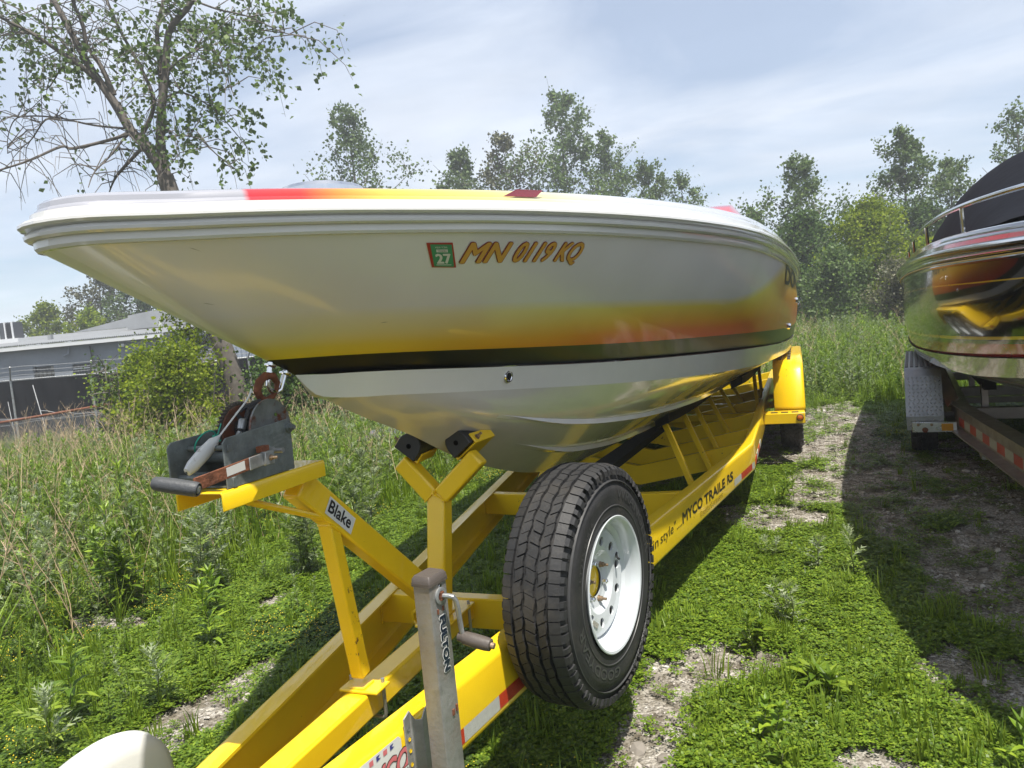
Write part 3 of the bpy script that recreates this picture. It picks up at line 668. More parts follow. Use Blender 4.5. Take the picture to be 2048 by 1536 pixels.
for k in range(4):
    b = MB(); y0_ = 5.52+k*.22; b.box((.8715, y0_+.1, .506), (.003, .195, .044)); b.build('reflective_tape', TR if k % 2 == 0 else TW, trailer, smooth=0)
# maker's sticker near the coupler
def sq(name, pts, m, lift):
    b = MB(); b.add([rail_o(1.31, .535, lift) + ed*x + Vector((0,0,1))*z for x, z in pts], [tuple(range(len(pts)))]); return b.build(name, m, trailer, smooth=0, fix=False)
SW = mat('sticker_white', (.66, .66, .62), .3); PINK = mat('sticker_pink', (.62, .16, .17), .35); BROWN = mat('sticker_brown', (.06, .045, .03), .4); NAVY = mat('sticker_navy', (.05, .05, .22), .4)
sq('logo_sticker', [(-.075, .02), (-.03, .012), (.185, .010), (.195, .02), (.195, .058), (.178, .066), (.178, .105), (.168, .115), (.02, .115), (-.07, .07)], SW, .0012)
rail_words('logo_shadow', 'MYCO', 1.325, .556, BROWN, .0022, size=.08, width=.185, height=.056, shear=.35, bold=.0045)
rail_words('logo_lettering', 'MYCO', 1.325, .556, PINK, .0032, size=.08, width=.185, height=.056, shear=.35, bold=.0022)
sq('logo_band', [(.085, .014), (.195, .014), (.195, .030), (.085, .030)], BROWN, .0038)
sq('logo_band', [(.088, .016), (.193, .016), (.193, .028), (.088, .028)], SW, .0044)
rail_words('logo_small_print', 'MADE IN USA', 1.405, .5535, BROWN, .0050, size=.012, width=.095, height=.0085, shear=.2)
for i, (m, x) in enumerate(((PINK, .06), (NAVY, .085), (PINK, .11), (NAVY, .135))): sq('signal_flag', [(x, .096), (x+.014, .096), (x+.014, .109), (x, .109)] if m is PINK else [(x, .096), (x+.016, .099), (x+.006, .103), (x+.014, .109), (x, .109)], m, .0022)
# name label on the strut
sd_ = (Vector((0, 2.19, .688))-Vector((0, 1.485, 1.288))).normalized(); su = Vector((0, -sd_.z, sd_.y)); su = su if su.z > 0 else -su
so_ = Vector((0, 1.485, 1.288)) + sd_*.118
lab_fn = lambda x, y, e=0.0: so_ + Vector((.0272+e, 0, 0)) + sd_*x + su*y
b = MB(); b.add([lab_fn(0, -.026), lab_fn(.137, -.027), lab_fn(.137, .021), lab_fn(0, .023)], [(0,1,2,3)]); b.build('name_label', mat('label_paper', (.62, .63, .60), .6, var=.05), trailer, smooth=0, fix=False)
words('name_lettering', 'Blake', lambda x, y, e=0.0: lab_fn(x+.009, y-.016, e+.0010), DBLACK, trailer, size=.05, width=.112, height=.033, bold=.0009)
# --- jack
JX, JY = .372, 1.465; ja = ha; jx = Vector((math.cos(ja), -math.sin(ja), 0)); jy = Vector((math.sin(ja), math.cos(ja), 0)); JM = Matrix((jx, jy, Vector((0,0,1)))).transposed()
b = MB(); 
def rbox(cx_, cy_, w, l, z0_, z1_, r=.005):
    pts = []
    for sx_, sy_, a0 in ((1,1,0), (-1,1,1), (-1,-1,2), (1,-1,3)):
        for k in range(4):
            a = (a0+k/3)*math.pi/2; pts.append((sx_*(w/2-r)+r*math.cos(a), sy_*(l/2-r)+r*math.sin(a)))
    return pts, Vector((cx_, cy_, z0_)), z1_-z0_
pts, o_, dz_ = rbox(JX, JY, .050, .066, .36, 1.058); b.prism(pts, o_, jx, jy, (0,0,1), dz_)
JST = mat('jack_steel', (.30, .295, .28), .5, metal=.55, var=.3, vscale=14, col2=(.17, .13, .09), c2th=(.48, .7), c2scale=7, bump=.15, bscale=60, rvar=.12)
jack = b.build('jack_tube', JST, trailer, smooth=20)
b = MB(); pts, o_, dz_ = rbox(JX, JY, .042, .058, .20, .40); b.prism(pts, o_, jx, jy, (0,0,1), dz_); b.build('jack_inner_leg', STEEL, trailer, smooth=30)
b = MB(); b.lathe([(0, 0), (0, .07), (.006, .07), (.012, .03), (.03, .028)], (JX, JY, .175), (0, 0, 1), 24); b.build('jack_foot', STEEL, trailer)
CAPM = mat('jack_cap', (.085, .070, .060), .5, bump=.15, bscale=70)
b = MB(); pts, o_, dz_ = rbox(JX, JY, .056, .072, 1.052, 1.060); b.prism(pts, o_, jx, jy, (0,0,1), dz_)
p2 = [(x*.98, y*.98) for x, y in pts]; p3 = [(x*.80, y*.82) for x, y in pts]; n_ = len(pts)
vs = [o_+jx*x+jy*y+Vector((0,0,.008)) for x, y in p2] + [o_+jx*x*.97+jy*y*.97+Vector((0,0,.017)) for x, y in p2] + [o_+jx*x+jy*y+Vector((0,0,.024)) for x, y in p3]
b.add(vs, [(i+k*n_, (i+1) % n_+k*n_, (i+1) % n_+(k+1)*n_, i+(k+1)*n_) for k in range(2) for i in range(n_)]+[tuple(range(2*n_, 3*n_))]); b.build('jack_cap', CAPM, jack, smooth=40)
jo = Vector((JX, JY, 0)) + jx*.0255
def JP(a, z, off=0.0): return jo + jx*off + jy*a + Vector((0,0,z))
b = MB(); b.lathe([(0, .020), (.004, .020), (.005, .017), (.005, .012), (.003, .011)], JP(.002, 1.022, 0), jx, 24); b.build('crank_boss', STEEL, jack)
b = MB(); b.box(JP(.002, 1.022, .004), (.008, .012, .020), JM); b.build('crank_socket', RUST, jack)
b = MB(); b.tube([JP(.004, 1.021, .0), JP(.006, 1.022, .022), JP(.010, 1.020, .031), JP(.014, 1.010, .035), JP(.018, .989, .036), JP(.028, .930, .033), JP(.030, .914, .036)], .0062, 10); b.build('crank_arm', STEEL, jack)
h0 = JP(.030, .914, .034); hd_ = (jx*.93 + jy*.10 + Vector((0, 0, -.16))).normalized()
b = MB(); b.lathe([(-.012, 0), (-.012, .011), (0, .0125), (.006, .0155), (.03, .0165), (.06, .016), (.072, .0145), (.074, .010)], h0, hd_, 20); b.build('crank_handle', CAPM, jack)
b = MB(); b.lathe([(.073, 0), (.073, .008), (.082, .0075), (.083, .004), (.081, 0)], h0, hd_, 14); b.build('handle_rivet', BOLT, jack)
b = MB(); b.lathe([(0, .005), (.003, .004), (.003, 0)], JP(.004, 1.045), jx, 10); b.build('grease_fitting', CHROME, jack)
for z0_ in (.965, .958): pass
b = MB(); b.box(JP(-.012, .988, .001), (.002, .005, .011), JM); b.box(JP(.008, .990, .001), (.002, .005, .011), JM); b.build('jack_slot', RUST, jack, smooth=0)
b = MB(); b.box(JP(.022, .74, .001), (.003, .006, .016), JM); b.box(JP(.008, .735, .001), (.003, .008, .014), JM); b.build('jack_slot', RUST, jack, smooth=0)
def jt(lift): return lambda x, y, e=0.0: JP(.0005 + y, .973 - x, lift+e)
words('jack_lettering_edge', 'FULTON', jt(.0013), DWHITE, jack, size=.03, width=.130, height=.020, bold=.0040, y0=-.009)
words('jack_lettering', 'FULTON', jt(.0022), mat('decal_blueblack', (.012, .020, .035), .3), jack, size=.03, width=.130, height=.020, bold=.0020, y0=-.009)
# jack bracket
b = MB(); o_ = rail_o(1.500, .405, .001)
def BR(a, z, off=0.0): return o_ + ed*a + en*off + Vector((0,0,z))
prof = [(0, 0), (.024, 0), (.030, .012), (.040, .026), (.052, .028), (.060, .030)]
zt_ = [.275, .287, .262, .262, .282, .290]
vs = [BR(a, 0, q+.003) for a, q in prof] + [BR(a, z, q+.003) for (a, q), z in zip(prof, zt_)] + [BR(a, 0, q-.001) for a, q in prof] + [BR(a, z, q-.001) for (a, q), z in zip(prof, zt_)]
n_ = len(prof); fs = [(i, i+1, n_+i+1, n_+i) for i in range(n_-1)] + [(2*n_+i+1, 2*n_+i, 3*n_+i, 3*n_+i+1) for i in range(n_-1)] + [(n_+i, n_+i+1, 3*n_+i+1, 3*n_+i) for i in range(n_-1)] + [(0, n_, 3*n_, 2*n_)]
b.add(vs, fs); br_ = b.build('jack_bracket', JST, jack, smooth=20, bevel=.0012)
for z in (.245, .218, .188, .152, .12):
    b = MB(); b.lathe([(.0008, .0), (.0008, .0052), (.0014, .0052)], BR(.012, z, .004), en, 12); b.build('bracket_hole', YEL if z < .24 else STEEL, br_)
# --- spare wheel on the near rail
SC = Vector((.603, 2.285, .760)); sp = thing('spare_wheel', 'spare wheel with white steel rim bolted to the side of the yellow trailer', 'wheel', (SC.x, SC.y, SC.z))
tc0 = SC - en*.1075
ty = wheel_tyre(sp, tc0, en, R=.398, W=.215, rim=.219, detail=True); tread(ty, tc0, en, R=.398, W=.215, nb=68)
WW = mat('white_wheel_paint', (.52, .55, .565), .22, coat=.7, var=.03, vscale=6, col2=(.45, .38, .28), c2th=(.66, .82), c2scale=5)
b = MB(); b.lathe([(-.004, .218), (.004, .224), (.006, .221), (.004, .214), (-.006, .207), (-.014, .202), (-.030, .199), (-.046, .196), (-.052, .188), (-.060, .182), (-.115, .178), (-.20, .178), (-.225, .205), (-.235, .215)], SC, en, 72); rim = b.build('rim_barrel', WW, sp, smooth=30)
# disc with real round holes
ea = en.cross(Vector((0,0,1))).normalized(); eb = ea.cross(en)
def disc_ax(r): return interp(r, [.050, .054, .076, .088, .106, .150, .168, .181], [-.076, -.075, -.073, -.068, -.053, -.048, -.049, -.058])
def DP(r, th, off=0.0): return SC + en*(disc_ax(r)+off) + (ea*math.cos(th)+eb*math.sin(th))*r
NH = 10; b = MB()
rs = [.050, .054, .068, .085, .095, .105]
for i in range(len(rs)-1):
    for k in range(72):
        a0, a1 = 2*math.pi*k/72, 2*math.pi*(k+1)/72; b.add([DP(rs[i], a0), DP(rs[i], a1), DP(rs[i+1], a1), DP(rs[i+1], a0)], [(0,1,2,3)])
for k in range(NH):
    a0 = 2*math.pi*k/NH + math.radians(-26); da = 2*math.pi/NH; r1, r2 = .105, .160; rc = .134; n_ = 24
    outer = []
    for q in range(6): outer.append((r1, a0+da*q/6))
    for q in range(6): outer.append((r1+(r2-r1)*q/6, a0+da))
    for q in range(6): outer.append((r2, a0+da*(1-q/6)))
    for q in range(6): outer.append((r2-(r2-r1)*q/6, a0))
    am = a0+da/2; hole = []
    for (r_, th) in outer:
        x, y = r_*math.cos(th-am)-rc, r_*math.sin(th-am); l = math.hypot(x, y); hx, hy = rc+.0160*x/l, .0160*y/l; hole.append((math.hypot(hx, hy), am+math.atan2(hy, hx)))
    vs = [DP(*p) for p in outer] + [DP(*p) for p in hole] + [DP(*p, -.007) for p in hole]
    b.add(vs, [(i, (i+1) % n_, n_+(i+1) % n_, n_+i) for i in range(n_)] + [(n_+i, n_+(i+1) % n_, 2*n_+(i+1) % n_, 2*n_+i) for i in range(n_)])
for r1, r2 in ((.160, .168), (.168, .181)):
    for k in range(72):
        a0, a1 = 2*math.pi*k/72, 2*math.pi*(k+1)/72; b.add([DP(r1, a0), DP(r1, a1), DP(r2, a1), DP(r2, a0)], [(0,1,2,3)])
disc = b.build('wheel_disc', WW, sp, smooth=30)
b = MB(); b.lathe([(-.084, 0), (-.084, .052)], SC, en, 32); b.build('hub_mount', YEL, sp)
b = MB(); b.lathe([(-.12, .0), (-.12, .1)], SC, en, 24); b.build('mount_plate', YEL, sp)
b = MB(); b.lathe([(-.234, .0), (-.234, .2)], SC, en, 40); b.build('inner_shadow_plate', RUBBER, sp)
for k in range(6):
    th = math.radians(18+60*k); p = DP(.0645, th)
    b = MB(); b.lathe([(0, .0105), (.003, .0105), (.003, .0085), (.014, .0085), (.016, .006), (.016, .0048), (.030 if k % 2 == 0 else .018, .0045), (.031 if k % 2 == 0 else .019, 0)], p, en, 6 if k % 2 else 12); b.build('lug_nut', BOLT if k % 2 == 0 else CHROME, disc)
b = MB(); p = SC + en*(-.050) + (ea*math.cos(2.75)+eb*math.sin(2.75))*.150; b.tube([p, p+en*.01-(ea*math.cos(2.75)+eb*math.sin(2.75))*.022, p+en*.022-(ea*math.cos(2.75)+eb*math.sin(2.75))*.032], .0042, 8); b.build('valve_stem', RUBBER, rim)
b = MB(); 
def wl_(x, y, off): 
    c_ = Vector(DP(.145, math.radians(-52))) + en*off; tx = Vector(-(ea*math.sin(math.radians(-52)))+eb*math.cos(math.radians(-52))); rr_ = (ea*math.cos(math.radians(-52))+eb*math.sin(math.radians(-52))); return c_ + tx*x + rr_*y
b.add([wl_(-.024, -.012, .005), wl_(.024, -.012, .005), wl_(.024, .004, .003), wl_(-.024, .004, .003)], [(0,1,2,3)]); b.build('rim_label', mat('label_silver', (.35, .33, .28), .4, var=.5, vscale=200), disc, smooth=0, fix=False)
# raised sidewall lettering
SIDE = mat('sidewall_letter', (.055, .055, .056), .42)
def arc_words(s_, th0, r, size, width, bold=.0006):
    return words('sidewall_lettering', s_, lambda x, y, e=0.0: SC + en*(.0016+e*2) + (ea*math.cos(th0+x/r)+eb*math.sin(th0+x/r))*(r+y), SIDE, ty, size=size, width=width, bold=bold)
PI = math.pi
arc_words('GOODYEAR', math.radians(275), .270, .046, .36); arc_words('WRANGLER', math.radians(104), .282, .046, .36)
arc_words('WORKHORSE HT', math.radians(195), .322, .028, .34); arc_words('LT235/85R16', math.radians(20), .272, .022, .19, 0)
b = MB(); b.lathe([(-.001, .254), (.0012, .255), (.0012, .2575), (-.001, .2585)], SC, en, 96); b.build('sidewall_ring', SIDE, ty)
b = MB(); b.lathe([(-.006, .337), (-.0005, .338), (-.0015, .3405), (-.008, .342)], SC, en, 96); b.build('sidewall_ring', SIDE, ty)
b = MB(); b.bar(SC-en*.12, SC-en*.26, .12, .12); b.bar(SC-en*.235, Vector((rail_x(2.25)-.03, 2.25, .655)), .05, .05, up=(0,1,0)); b.build('spare_carrier', YEL, trailer, bevel=.004)
# --- axles, wheels and fenders
def wheel(parent, c, side, R=.385, rimr=.205, m=WW):
    ax = Vector((side, 0, 0)); t_ = wheel_tyre(parent, c, ax, R=R, W=.225, rim=rimr); tread(t_, c, ax, R=R, W=.225, nb=44)
    b = MB(); b.lathe([(.105, rimr), (.11, rimr-.003), (.09, rimr-.02), (.04, rimr-.03), (.02, rimr-.05), (.03, .07), (.05, .06), (.055, 0)], c, ax, 32); b.build('rim', m, t_)
    b = MB(); b.lathe([(-.105, rimr), (-.09, rimr-.02), (.03, rimr-.03)], c, ax, 32); b.build('rim_inner', m, t_)
AY = (8.22, 9.12, 10.02); GA = .12
FX0, FX1 = .965, 1.245
def fender_sec(): return [(-.0, 0)]
def fender(side):
    root_ = trailer; b = MB(); y0_, y1_ = 7.42, 10.62; zb = .60; zt = 1.085
    prof = [(y0_, zb), (y0_+.005, .66), (y0_+.06, .80), (y0_+.17, .985), (y0_+.23, 1.045), (y0_+.32, zt), (y1_-.32, zt), (y1_-.20, 1.0), (y1_-.06, .80), (y1_, zb)]
    x0_, x1_ = FX0*side, FX1*side; r = .028*side
    vs = []
    for i, (y, z) in enumerate(prof):
        cy = (y0_+y1_)/2; k = Vector((0, y-cy, (z-.45)*2.2)).normalized(); iy, iz = -k.y*.028, -k.z*.028
        vs += [(x0_, y, z), (x1_-r, y, z), (x1_-r*.3, y+iy*.3, z+iz*.3), (x1_, y+iy, z+iz), (x1_, y+iy*3.6*.6, z+iz*3.6*.6-.0)]
    n_ = 5; b.add(vs, [(i*n_+k, (i+1)*n_+k, (i+1)*n_+k+1, i*n_+k+1) for i in range(len(prof)-1) for k in range(n_-1)])
    o = b.build('fender', YEL, trailer, smooth=50); so2 = o.modifiers.new('solid', 'SOLIDIFY'); so2.thickness = .006; so2.offset = -1
    for k in range(6):
        b = MB(); yy = y0_+.38+k*.45
        for j in range(2): b.box(((FX0+.065+j*.085)*side, yy+.17, zt+.003), (.032, .36, .006))
        b.build('grip_strip', BLACK, o, smooth=0)
    b = MB(); b.bar(((rail_x(7)-.0)*side, 7.29, .575), ((FX1-.01)*side, 7.29, .575), .20, .10, up=(0,0,1)); bk = b.build('step_bracket', YEL, trailer, bevel=.006)
    for j in range(3):
        b = MB(); b.box(((.965+j*.092)*side, 7.25, .6268), (.062, .06, .004)); b.build('grip_slot', BLACK, bk, smooth=0)
    b = MB(); b.lathe([(0, .032), (.010, .031), (.012, .026)], ((FX1-.055)*side, 7.190, .580), (0, -1, 0), 24); lr = b.build('lamp_gasket', RUBBER, bk)
    b = MB(); b.lathe([(.006, .026), (.014, .024), (.018, .015), (.019, 0)], ((FX1-.055)*side, 7.189, .580), (0, -1, 0), 24); b.build('marker_lamp', mat('amber_lens', (.55, .13, .01), .15, coat=1, bump=.5, bscale=220), lr)
    b = MB(); b.bar(((rail_x(9)-.0)*side, 8.67, .50), (FX0*side+.03*side, 8.67, .62), .05, .05); b.build('fender_bracket', YEL, trailer)
for side in (1, -1):
    fender(side)
    for y in AY: wheel(trailer, (1.10*side, y, GA+.385), side)
for y in AY:
    b = MB(); b.bar((-1.0, y, .47), (1.0, y, .47), .075, .075); b.build('axle', YEL, trailer, bevel=.006)
# coupler
b = MB(); b.bar((0, .25, .59), (0, .66, .59), .13, .09, taper=1.2); b.lathe([(0, .0), (0, .045), (.05, .05), (.08, .03), (.085, 0)], (0, .25, .57), (0,0,1), 20); b.build('coupler', STEEL, trailer, bevel=.006)

# weld beads where the yellow tubes meet
def weld(pts, r=.0035, name='weld_bead'):
    R = random.Random(len(pts)*7); P = [Vector(p) for p in pts]; Q = []
    for a, c in zip(P[:-1], P[1:]):
        n = max(int((c-a).length/.006), 1)
        for i in range(n): Q.append(a.lerp(c, i/n))
    Q.append(P[-1]); b = MB(); b.tube(Q, [r*R.uniform(.75, 1.25) for _ in Q], 6); b.build(name, YEL, trailer)
weld([(-.036, 2.202, 1.055), (-.005, 2.204, 1.085), (.040, 2.204, 1.060), (.042, 2.26, 1.065)])
weld([(.0, 2.203, 1.10), (.0, 2.20, 1.085)]); weld([(-.021, 1.584, 1.150), (.022, 1.584, 1.150), (.022, 1.628, 1.120)]); weld([(-.022, 1.65, .6625), (.022, 1.65, .6625), (.022, 1.70, .6625)])
weld([(.026, 2.13, .6635), (.026, 2.24, .6635)]); weld([(-.036, 2.125, .664), (-.036, 2.195, .664)])
for sg in (1, -1):
    for yy in (2.35, 3.98): weld([(sg*(rail_x(yy)-.013), yy-.002, .645), (sg*(rail_x(yy)-.013), yy-.002, .535)], .004)
# ------------------------------------------------------------------ winch on the stand
WINCH = thing('trailer_winch', 'dull grey hand winch with rusty gear on top of the yellow winch stand', 'winch', (0, 1.31, PZ))
WZ = PZ+.0005
def side_plate(x, y0_, y1_, lead, ht):
    pts = [(y0_, .0), (y1_, .0), (y1_+.002, .118), (y1_-.006, .122), (y0_+.012, .110), (y0_, .100)]
    b = MB(); b.prism(pts, (x-.002, 0, WZ), (0,1,0), (0,0,1), (1,0,0), .004); return b.build('side_plate', DARKSTEEL, WINCH, smooth=0, bevel=.0015)
NP = side_plate(.058, 1.196, 1.420, 0, 0); FP = side_plate(-.058, 1.158, 1.400, 0, 0)
b = MB(); b.box((0, 1.31, WZ+.003), (.112, .20, .004)); b.build('base_plate', DARKSTEEL, WINCH, smooth=0)
for y, z, r in ((1.215, .088, .006), (1.182, .030, .0065), (1.262, .058, .013), (1.412, .101, .008), (1.215, .030, .006)):
    b = MB(); b.tube([(-.056, y, WZ+z), (.056, y, WZ+z)], r, 12); b.build('cross_rod', DARKSTEEL, WINCH)
# drum with two flanges, the far one a toothed gear
DC = Vector((0, 1.372, WZ+.106)); DR = .070
b = MB(); b.lathe([(.002, .0), (.003, .022), (.003, DR-.003), (.0045, DR), (-.001, DR), (-.001, .020)], DC+Vector((.040, 0, 0)), (1, 0, 0), 48); dr = b.build('drum_flange', mat('worn_zinc', (.20, .21, .205), .5, metal=.5, var=.3, vscale=18, col2=(.15, .055, .028), c2th=(.53, .60), c2scale=13, bump=.15, bscale=60), WINCH)
b = MB(); b.lathe([(0, .0), (.0, .0045), (.0008, .0045)], DC+Vector((.0441, .020, .030)), (1, 0, 0), 12); b.build('flange_hole', mat('hole_green', (.12, .18, .04), .9), dr)
b = MB(); nt_ = 44; gp = []
GC = DC+Vector((0, -.006, -.004)); GR = .073
for k in range(nt_):
    for q, r_ in ((0, GR-.006), (.25, GR-.005), (.38, GR), (.62, GR), (.75, GR-.005)): a = 2*PI*(k+q)/nt_; gp.append((r_*math.cos(a), r_*math.sin(a)))
b.prism(gp, GC+Vector((-.050, 0, 0)), (0,1,0), (0,0,1), (1,0,0), .008); ge = b.build('drive_gear', mat('gear_metal', (.10, .085, .07), .6, metal=.4, var=.4, vscale=30), WINCH, smooth=0)
b = MB(); b.lathe([(0, .018), (.002, .020), (.002, GR-.012), (0, GR-.010)], GC+Vector((-.0415, 0, 0)), (1, 0, 0), 40); b.build('gear_face', mat('gear_rust', (.14, .05, .025), .8, var=.35, vscale=22, col2=(.09, .09, .085), c2th=(.45, .6), c2scale=14), ge)
b = MB(); b.lathe([(-.041, .030), (.041, .030)], DC, (1, 0, 0), 24); b.build('webbing_roll', mat('webbing', (.035, .034, .032), .9, bump=.4, bscale=250), WINCH)
b = MB(); b.tube([(.058, 1.412, WZ+.101), (.066, 1.412, WZ+.101)], .012, 18); b.tube([(.066, 1.412, WZ+.101), (.074, 1.412, WZ+.101)], .0085, 6); b.tube([(.074, 1.412, WZ+.101), (.079, 1.412, WZ+.101)], .005, 12); b.build('axle_nut', DARKSTEEL, WINCH)
b = MB(); b.tube([(.058, 1.325, WZ+.060), (.066, 1.325, WZ+.060)], .014, 18); b.tube([(.066, 1.325, WZ+.060), (.082, 1.327, WZ+.060)], .009, 14); b.tube([(.082, 1.327, WZ+.06), (.106, 1.330, WZ+.060)], .006, 12); b.build('drive_shaft', STEEL, WINCH)
b = MB(); b.box((.0615, 1.212, WZ+.088), (.004, .014, .014)); b.box((.0615, 1.216, WZ+.012), (.005, .012, .022)); b.build('plate_lug', DARKSTEEL, WINCH, bevel=.001)
# embossed maker's text on the plate
def ntext(s, y, z, size, sl=.12):
    vs, fs, w = text2d(s, size); b = MB(); b.add([(.0603, y+x, WZ+z+yy+sl*x) for x, yy in vs], fs); b.build('plate_lettering', mat('embossed_zinc', (.30, .31, .30), .5, metal=.5), NP, smooth=0, fix=False)
ntext('DUTTON-LAINSON', 1.355, .082, .0072); ntext('HASTINGS NEBR', 1.357, .073, .0062); ntext('MADE IN USA', 1.355, .064, .0062); ntext('CAUTION', 1.335, .030, .0075)
# crank handle: flat arm, clamp, grip
a0 = Vector((.088, 1.285, WZ+.052)); a1 = Vector((.150, 1.075, WZ+.040)); 
a0 = Vector((.085, 1.290, WZ+.050)); a1 = Vector((.135, 1.035, WZ+.047))
b = MB(); b.bar(a0, a1, .004, .026, up=(0,0,1)); arm = b.build('crank_arm', RUST, WINCH, bevel=.001)
ad_ = (a1-a0).normalized(); an_ = ad_.cross(Vector((0,0,1))).normalized(); an_ = an_ if an_.x > 0 else -an_
b = MB(); b.bar(a0+an_*.004-ad_*.012, a0+an_*.004+ad_*.07, .003, .028); b.box(a0+an_*.008, (.014, .030, .030)); b.build('crank_clamp', STEEL, arm, bevel=.002)
b = MB(); b.box(a0+Vector((-.006, .004, .020)), (.016, .026, .014)); b.build('crank_key', RUST, arm, bevel=.001)
bolt(a0+an_*.015, an_, arm, .55)
b = MB(); p0_ = a0+an_*.0024; lb = [p0_+ad_*.085+Vector((0,0,-.008)), p0_+ad_*.155+Vector((0,0,-.008)), p0_+ad_*.155+Vector((0,0,.010)), p0_+ad_*.085+Vector((0,0,.011))]
b.add(lb, [(0,1,2,3)]); b.build('arm_label', mat('label_white', (.62, .60, .56), .5), arm, smooth=0, fix=False)
g0 = Vector((.160, 1.010, WZ+.044)); g1 = Vector((.085, .985, WZ+.062)); gd = (g0-g1).normalized(); gl = .088
gc = a1 + Vector((.004, -.012, -.004)); g1 = gc - gd*gl*.84
b = MB(); b.lathe([(0, 0), (0, .0105), (.003, .0125), (.012, .0138), (.04, .0148), (.07, .0145), (.082, .0142), (.086, .0135), (.088, .012), (.086, .011), (.083, .0105), (.083, 0)], g1, gd, 28); gr = b.build('crank_grip', mat('grip_grey', (.055, .058, .062), .55, bump=.15, bscale=150, var=.15), arm)
b = MB(); b.lathe([(.083, 0), (.083, .008), (.088, .0075), (.089, .004), (.087, 0)], g1, gd, 16); b.build('grip_bolt', STEEL, gr)
# strap, hook and clamp rising to the bow eye
STR = mat('strap_cable', (.045, .045, .047), .6, bump=.4, bscale=160)
b = MB(); b.tube([(-.010, 1.345, WZ+.125), (-.012, 1.325, WZ+.150), (-.006, 1.345, WZ+.160), (.0, 1.375, WZ+.168), (.0, 1.395, WZ+.170)], .0055, 10); b.tube([(.006, 1.320, WZ+.105), (.004, 1.338, WZ+.135), (.0, 1.352, WZ+.155), (0, 1.385, WZ+.166)], .006, 10); b.build('winch_strap', STR, WINCH)
b = MB(); b.lathe([(0, .007), (.002, .0095), (.022, .010), (.026, .008)], (.004, 1.317, WZ+.112), (0, .35, .8), 14); b.tube([(.004, 1.312, WZ+.108), (.002, 1.300, WZ+.095), (.006, 1.305, WZ+.085)], .006, 8); b.build('cable_clamp', STEEL, WINCH)
hk = MB(); hk.tube([(-.004, 1.402, 1.518), (-.002, 1.392, 1.535), (0, 1.400, 1.556), (.002, 1.422, 1.569), (.003, 1.448, 1.566), (.002, 1.462, 1.548), (0, 1.458, 1.530)], [.0085, .0095, .010, .010, .0095, .008, .005], 12)
hk.tube([(0, 1.458, 1.530), (0, 1.440, 1.516), (0, 1.418, 1.508), (-.004, 1.402, 1.516)], [.0055, .0075, .009, .0085], 12)
tag(hk.build('winch_hook', RUST, None), 'rusty snap hook joining the winch strap to the chrome bow eye', 'hook')
# green zip tie and the white tag on its long tie
b = MB(); pts = [(-.022+.034*math.sin(a)*.4, 1.232+.030*math.cos(a), WZ+.098+.026*math.sin(a)) for a in [i*2*PI/20 for i in range(20)]] + [(-.008, 1.262, WZ+.098)]
b.tube(pts, .0017, 6); b.box((-.016, 1.258, WZ+.108), (.009, .012, .007)); b.tube([(-.014, 1.262, WZ+.111), (-.010, 1.272, WZ+.135)], .0014, 6)
tag(b.build('zip_tie', mat('green_nylon', (.01, .30, .20), .35), None), 'teal green plastic zip tie looped on the winch rod', 'cable tie')
b = MB(); pa = Vector((.005, 1.145, WZ+.050)); pb = Vector((.020, 1.232, WZ+.112)); dd_ = (pb-pa); L_ = dd_.length; dd_.normalize(); sd2 = dd_.cross(Vector((1, .2, 0))).normalized()
prof_ = [(-.02, .004), (.0, .011), (.15, .0165), (.5, .018), (.8, .015), (.92, .007), (1.0, .003)]
vs = []
for s_, w_ in prof_:
    for k in range(12): a = 2*PI*k/12; vs.append(pa+dd_*L_*s_ + sd2*w_*math.cos(a) + Vector((1, 0, 0))*w_*.62*math.sin(a))
b.add(vs, [(i*12+k, i*12+(k+1) % 12, (i+1)*12+(k+1) % 12, (i+1)*12+k) for i in range(6) for k in range(12)])
b.tube([pb, (.024, 1.270, WZ+.142), (.030, 1.315, WZ+.178), (.030, 1.328, WZ+.190), (.030, 1.337, WZ+.204)], .0020, 8)
tag(b.build('white_tag', mat('white_tag_plastic', (.60, .60, .58), .4, col2=(.3, .25, .2), c2th=(.60, .7), c2scale=40), None), 'white plastic tag on a long tie hanging over the winch', 'tag')

# ------------------------------------------------------------------ second trailer and boat on the right
BETA = math.radians(7.5); O2 = Vector((3.28, 6.93, 0))
M2 = Matrix.Translation(O2) @ Matrix.Rotation(-BETA, 4, 'Z')
def xf2(p): return M2 @ Vector(p)
ALU = mat('trailer_aluminium', (.30, .27, .25), .42, metal=.75, var=.15, vscale=6, bump=.12, bscale=120, rvar=.1)
ALU2 = mat('bright_aluminium', (.55, .56, .57), .30, metal=.9, var=.12, vscale=9, rvar=.08)
tr2 = thing('boat_trailer', 'grey aluminium boat trailer with red and white tape, at the right edge', 'trailer', tuple(xf2((0, 2, .1))))
def ibeam(sgn):
    s = [(-.105, 0), (.018, 0), (.018, -.008), (-.014, -.012), (-.016, -.19), (.055, -.20), (.055, -.212), (-.062, -.212), (-.062, -.2), (-.026, -.19), (-.026, -.012), (-.105, -.008)]
    return [(a*sgn, b) for a, b in s]
def rx2(y): return interp(y, [-5, 0.1, 5], [.16, .87, .87])
for sgn in (1, -1):
    ys = [-5, -3, -1.5, -.4, .1, .6, 2, 4.5]; b = MB(); b.sweep(ibeam(sgn), [(sgn*rx2(y), y, .645) for y in ys], [(1, 0)]*len(ys)); b.v = [tuple(xf2(v)) for v in b.v]; b.build('side_rail', ALU, tr2, smooth=20)
